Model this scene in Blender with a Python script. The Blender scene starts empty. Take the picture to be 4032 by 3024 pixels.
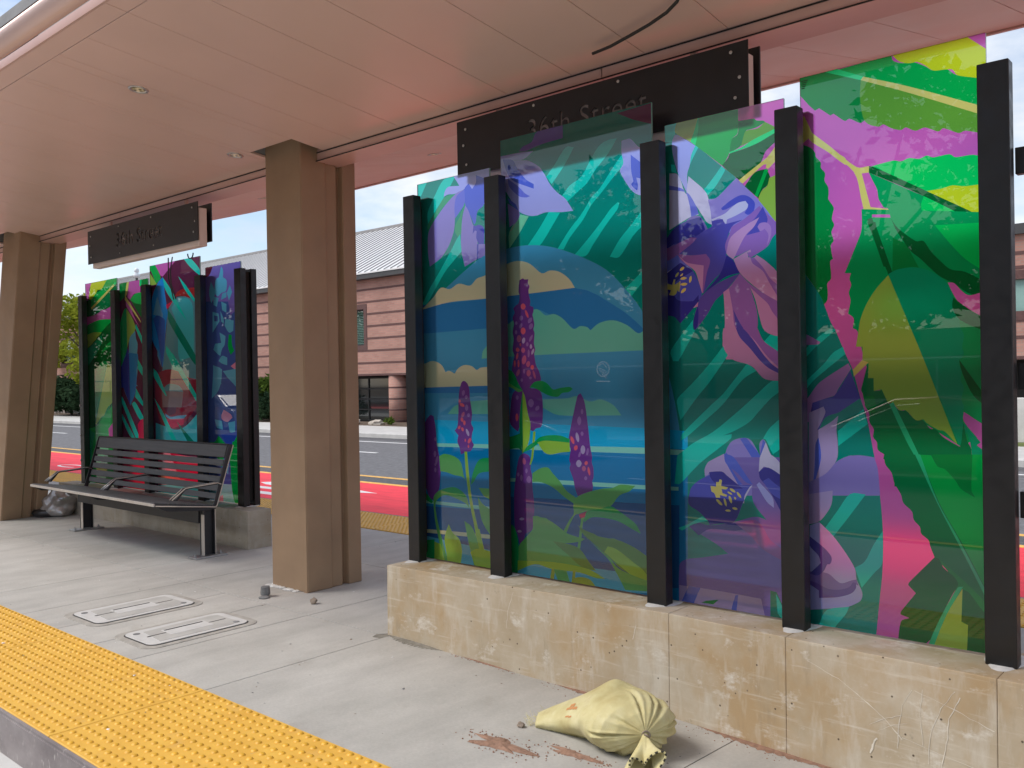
import bpy, bmesh, math, random
import numpy as np
from mathutils import Vector, Matrix, geometry
random.seed(7); rng = np.random.default_rng(7)
S = bpy.context.scene; COL = S.collection; R = math.radians

# ---------------------------------------------------------------- camera
cam = bpy.data.objects.new("camera", bpy.data.cameras.new("camera")); COL.objects.link(cam)
rot = Matrix(((0.75119, 0.01021, 0.66000), (0.65987, 0.01400, -0.75125), (-0.01691, 0.99985, 0.00378)))
cam.matrix_world = Matrix.Translation((0, 0, 1.6)) @ rot.to_4x4()
cam.data.sensor_width = 36; cam.data.lens = 31.22; cam.data.clip_start = .05; cam.data.clip_end = 3000
S.camera = cam

# ---------------------------------------------------------------- sky, sun, exposure
SUN_EL, SUN_AZ = R(50), R(225)           # azimuth measured clockwise from +Y
sd = Vector((math.sin(SUN_AZ) * math.cos(SUN_EL), math.cos(SUN_AZ) * math.cos(SUN_EL), math.sin(SUN_EL)))
sun = bpy.data.objects.new("sun", bpy.data.lights.new("sun", 'SUN')); COL.objects.link(sun)
sun.data.energy = 1.5; sun.data.angle = R(24); sun.data.color = (1, .955, .89)
sun.rotation_euler = sd.to_track_quat('Z', 'Y').to_euler(); sun.location = sd * 60
W = bpy.data.worlds.new("World"); S.world = W; W.use_nodes = True
nt = W.node_tree; nt.nodes.clear()
def wn(t, **k):
    n = nt.nodes.new(t)
    for a, v in k.items(): setattr(n, a, v)
    return n
sky = wn('ShaderNodeTexSky', sky_type='NISHITA', sun_disc=False, sun_elevation=SUN_EL, sun_rotation=SUN_AZ)
sky.air_density = 1.0; sky.dust_density = 1.5
tc = wn('ShaderNodeTexCoord'); mp = wn('ShaderNodeMapping'); mp.inputs['Scale'].default_value = (1, 1, 2.6)
nz = wn('ShaderNodeTexNoise'); nz.inputs['Scale'].default_value = 2.6; nz.inputs['Detail'].default_value = 9; nz.inputs['Roughness'].default_value = .58
nz2 = wn('ShaderNodeTexNoise'); nz2.inputs['Scale'].default_value = 6.0; nz2.inputs['Detail'].default_value = 6
cr = wn('ShaderNodeValToRGB'); cr.color_ramp.elements[0].position = .40; cr.color_ramp.elements[1].position = .58
cr2 = wn('ShaderNodeValToRGB')
cr2.color_ramp.elements[0].position = .3; cr2.color_ramp.elements[0].color = (3.9, 4.15, 4.6, 1)
cr2.color_ramp.elements[1].position = .72; cr2.color_ramp.elements[1].color = (5.7, 5.8, 5.95, 1)
mx = wn('ShaderNodeMixRGB'); bg = wn('ShaderNodeBackground'); wo = wn('ShaderNodeOutputWorld')
bg.inputs['Strength'].default_value = .12
L = nt.links.new
L(tc.outputs['Generated'], mp.inputs['Vector']); L(mp.outputs[0], nz.inputs['Vector']); L(mp.outputs[0], nz2.inputs['Vector'])
L(nz.outputs['Fac'], cr.inputs['Fac']); L(nz2.outputs['Fac'], cr2.inputs['Fac'])
L(cr.outputs['Color'], mx.inputs['Fac']); L(sky.outputs['Color'], mx.inputs['Color1']); L(cr2.outputs['Color'], mx.inputs['Color2'])
L(mx.outputs['Color'], bg.inputs['Color']); L(bg.outputs[0], wo.inputs['Surface'])
vs = S.view_settings; vs.view_transform = 'Standard'; vs.look = 'None'; vs.exposure = 0.75; vs.gamma = 1; vs.use_curve_mapping = False
S.render.engine = 'CYCLES'; cy = S.cycles
cy.max_bounces = 9; cy.diffuse_bounces = 4; cy.glossy_bounces = 4; cy.transmission_bounces = 4; cy.transparent_max_bounces = 24
cy.use_denoising = True; cy.sample_clamp_indirect = 8; cy.caustics_reflective = False; cy.caustics_refractive = True

# ---------------------------------------------------------------- helpers
def lin(r, g, b):
    f = lambda c: c / 12.92 if c <= .04045 else ((c + .055) / 1.055) ** 2.4
    return tuple(f(c / 255) for c in (r, g, b))
MATS = {}
class NT:
    def __init__(s, name):
        s.m = bpy.data.materials.new(name); s.m.use_nodes = True; s.t = s.m.node_tree; s.t.nodes.clear()
        s.out = s.n('ShaderNodeOutputMaterial'); MATS[name] = s.m
    def n(s, t, **k):
        n = s.t.nodes.new(t)
        for a, v in k.items():
            if a[:2] == 'i_':
                key = a[2:].replace('_', ' ')
                n.inputs[key].default_value = v
            else: setattr(n, a, v)
        return n
    def l(s, a, b): s.t.links.new(a, b)
    def coord(s, scale=(1, 1, 1), kind='Object'):
        c = s.n('ShaderNodeTexCoord'); m = s.n('ShaderNodeMapping'); m.inputs['Scale'].default_value = scale
        s.l(c.outputs[kind], m.inputs['Vector']); return m.outputs[0]
    def noise(s, scale, detail=5, vec=None, rough=.55, out='Fac'):
        n = s.n('ShaderNodeTexNoise'); n.inputs['Scale'].default_value = scale; n.inputs['Detail'].default_value = detail; n.inputs['Roughness'].default_value = rough
        s.l(vec or s.coord(), n.inputs['Vector']); return n.outputs[out]
    def ramp(s, fac, stops):
        r = s.n('ShaderNodeValToRGB'); e = r.color_ramp.elements
        while len(e) < len(stops): e.new(.5)
        for q, (p, c) in zip(e, stops):
            q.position = p; q.color = (c if len(c) == 4 else tuple(c) + (1,)) if not isinstance(c, (int, float)) else (c, c, c, 1)
        s.l(fac, r.inputs['Fac']); return r.outputs['Color']
    def mix(s, fac, a, b, mode='MIX'):
        m = s.n('ShaderNodeMixRGB', blend_type=mode)
        for sock, v in ((m.inputs['Fac'], fac), (m.inputs['Color1'], a), (m.inputs['Color2'], b)):
            if hasattr(v, 'links'): s.l(v, sock)
            elif isinstance(v, (int, float)): sock.default_value = v if sock.name == 'Fac' else (v, v, v, 1)
            else: sock.default_value = tuple(v) + (1,) if len(v) == 3 else v
        return m.outputs['Color']
    def pbsdf(s, color, rough=.6, metal=0, spec=.5, bump=None, bstr=.2, bdist=.01, coat=0):
        p = s.n('ShaderNodeBsdfPrincipled')
        if hasattr(color, 'links'): s.l(color, p.inputs['Base Color'])
        else: p.inputs['Base Color'].default_value = tuple(color) + (1,)
        if hasattr(rough, 'links'): s.l(rough, p.inputs['Roughness'])
        else: p.inputs['Roughness'].default_value = rough
        p.inputs['Metallic'].default_value = metal; p.inputs['Specular IOR Level'].default_value = spec; p.inputs['Coat Weight'].default_value = coat
        if bump is not None:
            b = s.n('ShaderNodeBump'); b.inputs['Strength'].default_value = bstr; b.inputs['Distance'].default_value = bdist
            s.l(bump, b.inputs['Height']); s.l(b.outputs[0], p.inputs['Normal'])
        s.l(p.outputs[0], s.out.inputs['Surface']); return p
def simple(name, col, rough=.6, metal=0, var=.12, scale=6, spec=.5, bump=0, bscale=60, vec=(1, 1, 1), coat=0, rvar=0):
    k = NT(name); v = k.coord(vec)
    n = k.noise(scale, 6, v); a = tuple(c * (1 - var) for c in col); b = tuple(min(c * (1 + var), 1) for c in col)
    c = k.ramp(n, ((.3, a), (.7, b)))
    r = k.ramp(k.noise(scale * 2.3, 4, v), ((.3, max(rough - rvar, 0)), (.7, min(rough + rvar, 1)))) if rvar else rough
    k.pbsdf(c, r, metal, spec, k.noise(bscale, 4, v) if bump else None, bump, .004, coat); return k.m

def tag(o, label=None, cat=None, group=None, kind=None):
    if label: o['label'] = label
    if cat: o['category'] = cat
    if group: o['group'] = group
    if kind: o['kind'] = kind
    return o
def empty(name, loc=(0, 0, 0), label=None, cat=None, group=None, rz=0, kind=None):
    o = bpy.data.objects.new(name, None); COL.objects.link(o); o.location = loc; o.rotation_euler.z = rz; o.empty_display_size = .1
    return tag(o, label, cat, group, kind)
def link_mesh(name, me, parent=None):
    o = bpy.data.objects.new(name, me); COL.objects.link(o)
    if parent is not None: o.parent = parent
    return o
def copy_tree(o, parent=None):
    c = o.copy(); COL.objects.link(c)
    if parent is not None: c.parent = parent
    for ch in list(o.children): copy_tree(ch, c)
    return c
class MB:
    def __init__(s): s.v = []; s.f = []; s.mi = []
    def add(s, verts, faces, mi=0):
        b = len(s.v); s.v += [tuple(p) for p in verts]; s.f += [tuple(i + b for i in f) for f in faces]; s.mi += [mi] * len(faces); return s
    def box(s, x0, x1, y0, y1, z0, z1, mi=0):
        v = [(x0, y0, z0), (x1, y0, z0), (x1, y1, z0), (x0, y1, z0), (x0, y0, z1), (x1, y0, z1), (x1, y1, z1), (x0, y1, z1)]
        return s.add(v, [(0, 3, 2, 1), (4, 5, 6, 7), (0, 1, 5, 4), (1, 2, 6, 5), (2, 3, 7, 6), (3, 0, 4, 7)], mi)
    def prism(s, poly, z0, z1, axis='z', mi=0, shift=(0, 0, 0)):
        n = len(poly)
        def P(p, h, sh):
            q = {'z': (p[0], p[1], h), 'x': (h, p[0], p[1]), 'y': (p[0], h, p[1])}[axis]
            return (q[0] + sh[0], q[1] + sh[1], q[2] + sh[2])
        v = [P(p, z0, (0, 0, 0)) for p in poly] + [P(p, z1, shift) for p in poly]
        f = [tuple(range(n))[::-1], tuple(range(n, 2 * n))] + [(i, (i + 1) % n, n + (i + 1) % n, n + i) for i in range(n)]
        return s.add(v, f, mi)
    def tube(s, path, r, n=8, mi=0, cap=True):
        path = [Vector(p) for p in path]; rs = r if isinstance(r, (list, tuple)) else [r] * len(path); v = []; f = []
        u0 = None
        for i, p in enumerate(path):
            d = (path[min(i + 1, len(path) - 1)] - path[max(i - 1, 0)]).normalized()
            if u0 is None: u0 = d.orthogonal().normalized()
            u = (u0 - d * u0.dot(d)).normalized(); u0 = u; w = d.cross(u)
            v += [p + (u * math.cos(2 * math.pi * k / n) + w * math.sin(2 * math.pi * k / n)) * rs[i] for k in range(n)]
        for i in range(len(path) - 1):
            f += [(i * n + k, i * n + (k + 1) % n, (i + 1) * n + (k + 1) % n, (i + 1) * n + k) for k in range(n)]
        if cap: f += [tuple(range(n))[::-1], tuple(range((len(path) - 1) * n, len(path) * n))]
        return s.add(v, f, mi)
    def lathe(s, prof, c=(0, 0, 0), n=16, axis='z', mi=0):
        v = []; f = []
        for r, h in prof:
            for k in range(n):
                a = 2 * math.pi * k / n; x, y = r * math.cos(a), r * math.sin(a)
                q = {'z': (x, y, h), 'x': (h, x, y), 'y': (y, h, x)}[axis]; v.append((q[0] + c[0], q[1] + c[1], q[2] + c[2]))
        m = len(prof)
        for i in range(m - 1): f += [(i * n + k, i * n + (k + 1) % n, (i + 1) * n + (k + 1) % n, (i + 1) * n + k) for k in range(n)]
        f += [tuple(range(n))[::-1], tuple(range((m - 1) * n, m * n))]
        return s.add(v, f, mi)
    def mesh(s, name, mats, smooth=False, bevel=0, seg=1):
        me = bpy.data.meshes.new(name); me.from_pydata(s.v, [], s.f)
        for m in (mats if isinstance(mats, (list, tuple)) else [mats]): me.materials.append(MATS[m] if isinstance(m, str) else m)
        me.polygons.foreach_set('material_index', s.mi)
        if bevel or True:
            bm = bmesh.new(); bm.from_mesh(me)
            bmesh.ops.recalc_face_normals(bm, faces=bm.faces)
            if bevel:
                ed = [e for e in bm.edges if len(e.link_faces) == 2 and e.calc_face_angle(0) > .5]
                bmesh.ops.bevel(bm, geom=ed, offset=bevel, segments=seg, affect='EDGES', profile=.5)
            bm.to_mesh(me); bm.free()
        if smooth: me.polygons.foreach_set('use_smooth', [True] * len(me.polygons))
        me.update(); return me
    def build(s, name, mats, parent=None, smooth=False, bevel=0, seg=1):
        return link_mesh(name, s.mesh(name, mats, smooth, bevel, seg), parent)

# ---------------------------------------------------------------- materials
simple('asphalt', (.15, .15, .158), .9, var=.25, scale=9, bump=.4, bscale=180)
simple('dark asphalt', (.10, .10, .105), .9, var=.3, scale=14, bump=.5, bscale=160)
simple('red paint', lin(236, 60, 76), .75, var=.13, scale=3.2, bump=.2, bscale=140, vec=(.5, 2, 1))
simple('white paint', (.8, .8, .79), .6, var=.06, scale=12)
simple('yellow line paint', (.80, .46, .11), .7, var=.18, scale=14)
simple('sidewalk concrete', (.56, .55, .53), .85, var=.1, scale=3, bump=.15)
simple('curb concrete', (.5, .49, .47), .85, var=.12, scale=4, bump=.2)
simple('soil', (.12, .085, .06), .95, var=.3, scale=8, bump=.6, bscale=30)
simple('lawn green', (.12, .15, .035), .95, var=.3, scale=4, bump=.6, bscale=120)
simple('pale rock', (.48, .43, .37), .9, var=.2, scale=7, bump=.5, bscale=20)
simple('reddish dirt', (.30, .18, .125), .97, var=.25, scale=30, bump=.7, bscale=90)
simple('grey debris', (.2, .2, .2), .9, var=.3, scale=20)
simple('cement smear', (.24, .225, .19), .95, var=.3, scale=18, bump=.4, bscale=60)
simple('pale scuff', (.74, .68, .57), .9, var=.1, scale=30)
simple('tan debris', (.3, .24, .19), .9, var=.3, scale=20)
simple('black powder coat', (.008, .0078, .0085), .42, var=.35, scale=7, bump=.10, bscale=500, spec=.5, rvar=.1)
simple('bench black', (.022, .022, .025), .5, var=.2, scale=8, bump=.05, bscale=300)
simple('slat grey', (.075, .076, .08), .55, var=.16, scale=10, vec=(.3, 4, 4), bump=.06, bscale=120)
simple('bare aluminium', (.62, .61, .6), .38, metal=.9, var=.1, scale=20)
simple('cream edge', (.62, .55, .47), .5, var=.06)
simple('galvanised steel', (.45, .45, .45), .45, metal=.8, var=.2, scale=18)
simple('column coat', (.335, .225, .14), .62, var=.11, scale=2.3, bump=.28, bscale=150, spec=.35, rvar=.08)
simple('canopy copper', (.76, .535, .465), .36, metal=.12, var=.035, scale=1.1, spec=.5, rvar=.05)
simple('canopy trim', (.68, .45, .39), .36, metal=.15, var=.05, scale=3)
simple('roof deck', (.3, .3, .3), .8)
simple('cavity dark', (.02, .018, .017), .9)
simple('sign black', (.013, .013, .015), .4, var=.2, scale=5, bump=.05, bscale=300)
simple('sign core', (.78, .64, .58), .5, var=.05)
simple('bolt grey', (.5, .48, .46), .4, metal=.6)
simple('grout white', (.68, .67, .64), .9, var=.12, scale=25, bump=.4, bscale=60)
simple('rubber black', (.015, .014, .014), .6)
simple('dark window frame', (.02, .02, .022), .45)
simple('metal roof', (.78, .77, .76), .45, metal=.35, var=.05, scale=1.5)
simple('roof seam', (.30, .29, .29), .5, metal=.3)
simple('dark fascia', (.05, .05, .052), .5)
simple('dark brick', (.12, .06, .055), .85, var=.2, scale=20)
simple('bark', (.13, .1, .075), .95, var=.3, scale=9, bump=.6, bscale=25)
simple('car silver', (.42, .43, .44), .25, metal=.6, var=.02, coat=.8)
simple('car maroon', (.16, .045, .05), .25, metal=.4, var=.02, coat=.8)
simple('tyre', (.015, .015, .015), .8)
simple('lamp clear', (.7, .72, .75), .1, metal=.3)
simple('blind', (.30, .47, .42), .5, var=.05)
simple('blue tinted glass', (.26, .42, .38), .2, var=.03)

def concrete_floor():
    k = NT('platform concrete'); v = k.coord((1, 1, 1)); oi = k.n('ShaderNodeObjectInfo')
    base = k.ramp(k.noise(1.1, 7, v, .62), ((.28, (.40, .385, .355)), (.5, (.465, .452, .42)), (.72, (.515, .50, .47))))
    st = k.ramp(k.noise(2.0, 6, k.coord((2.2, .7, 1)), .6), ((.36, .90), (.62, 1.05)))
    c = k.mix(1, base, st, 'MULTIPLY')
    tone = k.ramp(oi.outputs['Random'], ((0, .95), (1, 1.04))); c = k.mix(1, c, tone, 'MULTIPLY')
    fine = k.ramp(k.noise(70, 4, v), ((.3, .94), (.7, 1.05))); c = k.mix(1, c, fine, 'MULTIPLY')
    dirt = k.ramp(k.noise(3.4, 8, v, .68), ((.60, 0.), (.78, .5))); c = k.mix(dirt, c, (.30, .265, .225))
    sp = k.n('ShaderNodeTexVoronoi'); sp.inputs['Scale'].default_value = 9; k.l(v, sp.inputs['Vector'])
    spk = k.ramp(sp.outputs['Distance'], ((.02, .75), (.035, 0.))); c = k.mix(spk, c, (.15, .13, .11))
    k.pbsdf(c, .82, 0, .3, k.noise(60, 6, v), .16, .006)
concrete_floor()
def concrete_wall(name, warm):
    k = NT(name); v = k.coord((1, 1, 1))
    a, b, d = ((.44, .345, .225), (.53, .445, .325), (.62, .555, .445)) if warm else ((.36, .315, .245), (.45, .405, .33), (.52, .475, .40))
    c = k.ramp(k.noise(2.6, 8, v, .62), ((.3, a), (.5, b), (.7, d)))
    ochre = k.ramp(k.noise(1.7, 6, k.coord((1.3, 1.3, 1.0)), .62), ((.46, 0.), (.64, .85))); c = k.mix(ochre, c, (.47, .32, .165) if warm else (.36, .29, .20))
    strk = k.ramp(k.noise(5, 6, k.coord((2.2, 2.2, .5)), .65), ((.52, 0.), (.70, .5))); c = k.mix(strk, c, (.70, .66, .575) if warm else (.5, .47, .41))
    strk2 = k.ramp(k.noise(9, 5, k.coord((2, 2, .4)), .6), ((.60, 0.), (.76, .4))); c = k.mix(strk2, c, (.31, .245, .165))
    wh = k.ramp(k.noise(4.3, 9, k.coord((1, 1, 1.4)), .72), ((.57, 0.), (.68, .8))); c = k.mix(wh, c, (.78, .74, .66) if warm else (.54, .5, .44))
    hz = k.ramp(k.noise(6, 6, k.coord((.5, .5, 6)), .65), ((.56, 0.), (.7, .45))); c = k.mix(hz, c, (.74, .68, .58) if warm else (.5, .47, .4))
    vo = k.n('ShaderNodeTexVoronoi'); vo.inputs['Scale'].default_value = 15; k.l(v, vo.inputs['Vector'])
    vr = k.n('ShaderNodeTexVoronoi'); vr.inputs['Scale'].default_value = 7.5; k.l(v, vr.inputs['Vector'])
    pit = k.ramp(vo.outputs['Distance'], ((.05, .95), (.085, 0.))); c = k.mix(pit, c, (.10, .075, .05))
    pit2 = k.ramp(vr.outputs['Distance'], ((.03, .8), (.05, 0.))); c = k.mix(pit2, c, (.16, .12, .085))
    gr = k.ramp(k.noise(11, 7, v, .66), ((.66, 0.), (.74, .55))); c = k.mix(gr, c, (.27, .24, .19))
    k.pbsdf(c, .85, 0, .3, k.mix(.5, k.noise(14, 9, v), pit), .35, .006)
concrete_wall('warm concrete', True); concrete_wall('grey concrete', False)
def yellow():
    k = NT('tactile yellow'); v = k.coord()
    c = k.ramp(k.noise(5, 6, v), ((.3, (.72, .40, .06)), (.7, (.83, .50, .085))))
    w = k.ramp(k.noise(4.2, 8, v, .7), ((.55, 0.), (.72, .6))); c = k.mix(w, c, (.66, .42, .16))
    d = k.ramp(k.noise(13, 8, v, .7), ((.66, 0.), (.74, .75))); c = k.mix(d, c, (.42, .34, .25))
    wv = k.n('ShaderNodeTexWave', wave_type='BANDS', bands_direction='Y'); wv.inputs['Scale'].default_value = 60; k.l(v, wv.inputs['Vector'])
    k.pbsdf(c, .52, 0, .45, wv.outputs['Fac'], .10, .003)
yellow()
simple('dome yellow', (.76, .42, .04), .45, var=.14, scale=9, spec=.5)
def kerbface():
    k = NT('kerb face'); v = k.coord()
    c = k.ramp(k.noise(3.5, 7, k.coord((1, 1, 1.5)), .65), ((.3, (.20, .175, .175)), (.7, (.335, .30, .295))))
    s = k.ramp(k.noise(38, 3, k.coord((1, 1, .35))), ((.63, 0.), (.70, .7))); c = k.mix(s, c, (.52, .48, .45))
    k.pbsdf(c, .85, 0, .3, k.noise(30, 6, v), .3, .006)
kerbface()
def brick(name, c1, c2, mortar, scale=1.0, axis='XZ'):
    k = NT(name); c = k.n('ShaderNodeTexCoord'); sep = k.n('ShaderNodeSeparateXYZ'); cmb = k.n('ShaderNodeCombineXYZ')
    k.l(c.outputs['Object'], sep.inputs[0]); k.l(sep.outputs[0], cmb.inputs[0]); k.l(sep.outputs[2], cmb.inputs[1])
    b = k.n('ShaderNodeTexBrick'); b.inputs['Scale'].default_value = 1; b.inputs['Brick Width'].default_value = .29 * scale; b.inputs['Row Height'].default_value = .0743 * scale
    b.inputs['Mortar Size'].default_value = .010; b.inputs['Mortar Smooth'].default_value = .2; b.inputs['Bias'].default_value = 0
    b.inputs['Color1'].default_value = c1 + (1,); b.inputs['Color2'].default_value = c2 + (1,); b.inputs['Mortar'].default_value = mortar + (1,)
    k.l(cmb.outputs[0], b.inputs['Vector'])
    n = k.ramp(k.noise(.9, 6), ((.3, .9), (.7, 1.1)))
    k.pbsdf(k.mix(1, b.outputs['Color'], n, 'MULTIPLY'), .9, 0, .3, b.outputs['Fac'], -.4, .01)
brick('pink brick', (.40, .205, .165), (.47, .255, .205), (.36, .25, .21))
def glassmat(name, tint, fac=1.0, rough=.0, thin=True):
    k = NT(name); t = k.n('ShaderNodeBsdfTransparent'); t.inputs[0].default_value = tint + (1,)
    g = k.n('ShaderNodeBsdfGlossy'); g.inputs['Roughness'].default_value = rough
    f = k.n('ShaderNodeFresnel'); f.inputs[0].default_value = 1.5
    mu = k.n('ShaderNodeMath', operation='MULTIPLY'); mu.inputs[1].default_value = fac; k.l(f.outputs[0], mu.inputs[0])
    m = k.n('ShaderNodeMixShader'); k.l(mu.outputs[0], m.inputs[0]); k.l(t.outputs[0], m.inputs[1]); k.l(g.outputs[0], m.inputs[2]); k.l(m.outputs[0], k.out.inputs[0])
glassmat('clear glass', (.95, .975, .965), .5)
simple('glass edge', (.22, .42, .38), .2, var=.05, spec=.7)
def mirrorglass():
    k = NT('building glass'); k.pbsdf((.02, .025, .025), .04, 0, 1.0)
mirrorglass()
def foliage(name, dark, light, trans=.35):
    k = NT(name); v = k.coord(kind='Object'); n = k.noise(1.3, 5, v); n2 = k.noise(23, 2, v)
    c = k.mix(.5, k.ramp(n, ((.35, dark), (.65, light))), k.ramp(n2, ((.3, dark), (.7, light))))
    d = k.n('ShaderNodeBsdfDiffuse'); t = k.n('ShaderNodeBsdfTranslucent'); k.l(c, d.inputs[0]); k.l(c, t.inputs[0])
    m = k.n('ShaderNodeMixShader'); m.inputs[0].default_value = trans; k.l(d.outputs[0], m.inputs[1]); k.l(t.outputs[0], m.inputs[2]); k.l(m.outputs[0], k.out.inputs[0])
foliage('lime foliage', (.13, .19, .02), (.40, .43, .05), .45)
foliage('juniper foliage', (.02, .045, .025), (.055, .095, .045), .2)
foliage('shrub foliage', (.05, .10, .02), (.16, .23, .04), .35)
foliage('street tree foliage', (.03, .055, .015), (.09, .13, .03), .35)
def emis(name, col, st):
    k = NT(name); e = k.n('ShaderNodeEmission'); e.inputs[0].default_value = col + (1,); e.inputs[1].default_value = st; k.l(e.outputs[0], k.out.inputs[0])
emis('lamp glow', (1, .68, .30), 1.6)
def cloth():
    k = NT('yellow woven cloth'); v = k.coord()
    c = k.ramp(k.noise(7, 7, v, .6), ((.28, (.50, .42, .19)), (.5, (.60, .54, .28)), (.75, (.72, .67, .42))))
    d = k.ramp(k.noise(10, 8, v, .7), ((.58, 0.), (.72, .5))); c = k.mix(d, c, (.42, .31, .15))
    wv = k.n('ShaderNodeTexWave', bands_direction='X'); wv.inputs['Scale'].default_value = 95; k.l(v, wv.inputs['Vector'])
    wv2 = k.n('ShaderNodeTexWave', bands_direction='Y'); wv2.inputs['Scale'].default_value = 95; k.l(v, wv2.inputs['Vector'])
    k.pbsdf(c, .62, 0, .35, k.mix(.5, k.mix(.5, wv.outputs['Fac'], wv2.outputs['Fac']), k.noise(25, 5, v)), .22, .004)
cloth()
simple('hem stitch black', (.03, .028, .02), .8)
simple('orange mark', (.55, .26, .10), .8)
simple('silver bag film', (.42, .39, .37), .24, metal=.35, var=.3, scale=6, coat=.5)
simple('dark bag film', (.035, .032, .032), .35, var=.3, coat=.3)
simple('cover lid', (.44, .43, .405), .8, var=.12, scale=6, bump=.5, bscale=130)
simple('cover rim', (.56, .555, .54), .75, var=.1, scale=8, bump=.2)
simple('mortar ring', (.37, .35, .315), .95, var=.2, scale=14, bump=.6, bscale=50)
simple('glossy dark', (.03, .028, .026), .35)
simple('white frit', (.8, .85, .88), .6)

# ---------------------------------------------------------------- printed glass colours (as seen against a white sky)
PAL = dict(teal=(0, 150, 138), tealst=(20, 218, 200), mgreen=(58, 172, 130), mint=(120, 215, 175), sand=(165, 190, 165), pl=(172, 178, 248), pl2=(150, 140, 222), pl3=(128, 112, 200),
  pm=(88, 110, 225), pm2=(112, 122, 228), pm3=(84, 92, 205), pm4=(98, 84, 180), pd=(84, 86, 198), pd2=(88, 84, 186), pd3=(104, 84, 180), pdd=(58, 56, 162), pdb=(46, 58, 165),
  mg=(120, 55, 105), pink=(216, 104, 190), sb=(70, 168, 216), sb2=(48, 138, 208), sb3=(80, 190, 225), cream=(206, 222, 186), gcloud=(108, 208, 188), bl=(0, 140, 205), bl5=(28, 98, 165), cy=(0, 188, 246), pale=(140, 228, 215),
  lu=(118, 62, 158), lup=(165, 35, 90), co=(236, 100, 128), cm=(196, 102, 152), sp=(156, 112, 190), sl=(186, 168, 218), lg=(0, 175, 92), lm=(98, 190, 100), lm2=(156, 212, 72), lo=(96, 160, 76), lo2=(176, 196, 66),
  lime=(160, 200, 80), limeb=(212, 226, 40), g1=(0, 185, 82), g2=(0, 146, 68), g2b=(0, 172, 96), g2c=(0, 168, 118), g2t=(0, 138, 118), g3=(0, 108, 52), g3b=(0, 130, 74), g1t=(40, 196, 136), gb=(0, 232, 130), gb2=(0, 218, 100), go=(104, 170, 60),
  ye=(226, 216, 118), ye2=(226, 216, 120), lv=(205, 204, 242), lv2=(184, 168, 226), mv=(150, 102, 184), mv2=(156, 112, 196), pk=(202, 152, 206), pk2=(180, 135, 205),
  mar=(96, 28, 52), mar2=(100, 36, 76), mar3=(150, 34, 66), red2=(226, 40, 92), redf=(172, 46, 52), bl2=(38, 140, 216), bl3=(0, 150, 236), bl4=(30, 100, 200), sbl=(100, 180, 222), sbg=(96, 160, 178), cyg=(74, 198, 210),
  tan=(150, 124, 130), bd=(70, 100, 178), bd2=(44, 82, 190), fc=(98, 190, 226), cyl=(140, 224, 236), pkk=(222, 152, 188))
def printmat(name, rgb):
    k = NT('print ' + name); c = lin(*rgb)
    t = k.n('ShaderNodeBsdfRefraction'); t.inputs[0].default_value = tuple(min(x * 1.06, 1) for x in c) + (1,); t.inputs['Roughness'].default_value = FROST; t.inputs['IOR'].default_value = 1.12
    d = k.n('ShaderNodeBsdfDiffuse'); d.inputs[0].default_value = tuple(min(x * .95 + .012, 1) for x in c) + (1,)
    m1 = k.n('ShaderNodeMixShader'); m1.inputs[0].default_value = .27; k.l(t.outputs[0], m1.inputs[1]); k.l(d.outputs[0], m1.inputs[2])
    g = k.n('ShaderNodeBsdfGlossy'); g.inputs['Roughness'].default_value = .0
    f = k.n('ShaderNodeFresnel'); f.inputs[0].default_value = 1.66
    m2 = k.n('ShaderNodeMixShader'); k.l(f.outputs[0], m2.inputs[0]); k.l(m1.outputs[0], m2.inputs[1]); k.l(g.outputs[0], m2.inputs[2]); k.l(m2.outputs[0], k.out.inputs[0])
    return k.m
FROST = .42
def paneback():
    k = NT('pane back'); t = k.n('ShaderNodeBsdfRefraction'); t.inputs[0].default_value = (.97, .985, .98, 1); t.inputs['Roughness'].default_value = .15; t.inputs['IOR'].default_value = 1.12; k.l(t.outputs[0], k.out.inputs[0])
paneback()
for nme, rgb in PAL.items(): printmat(nme, rgb)
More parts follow.
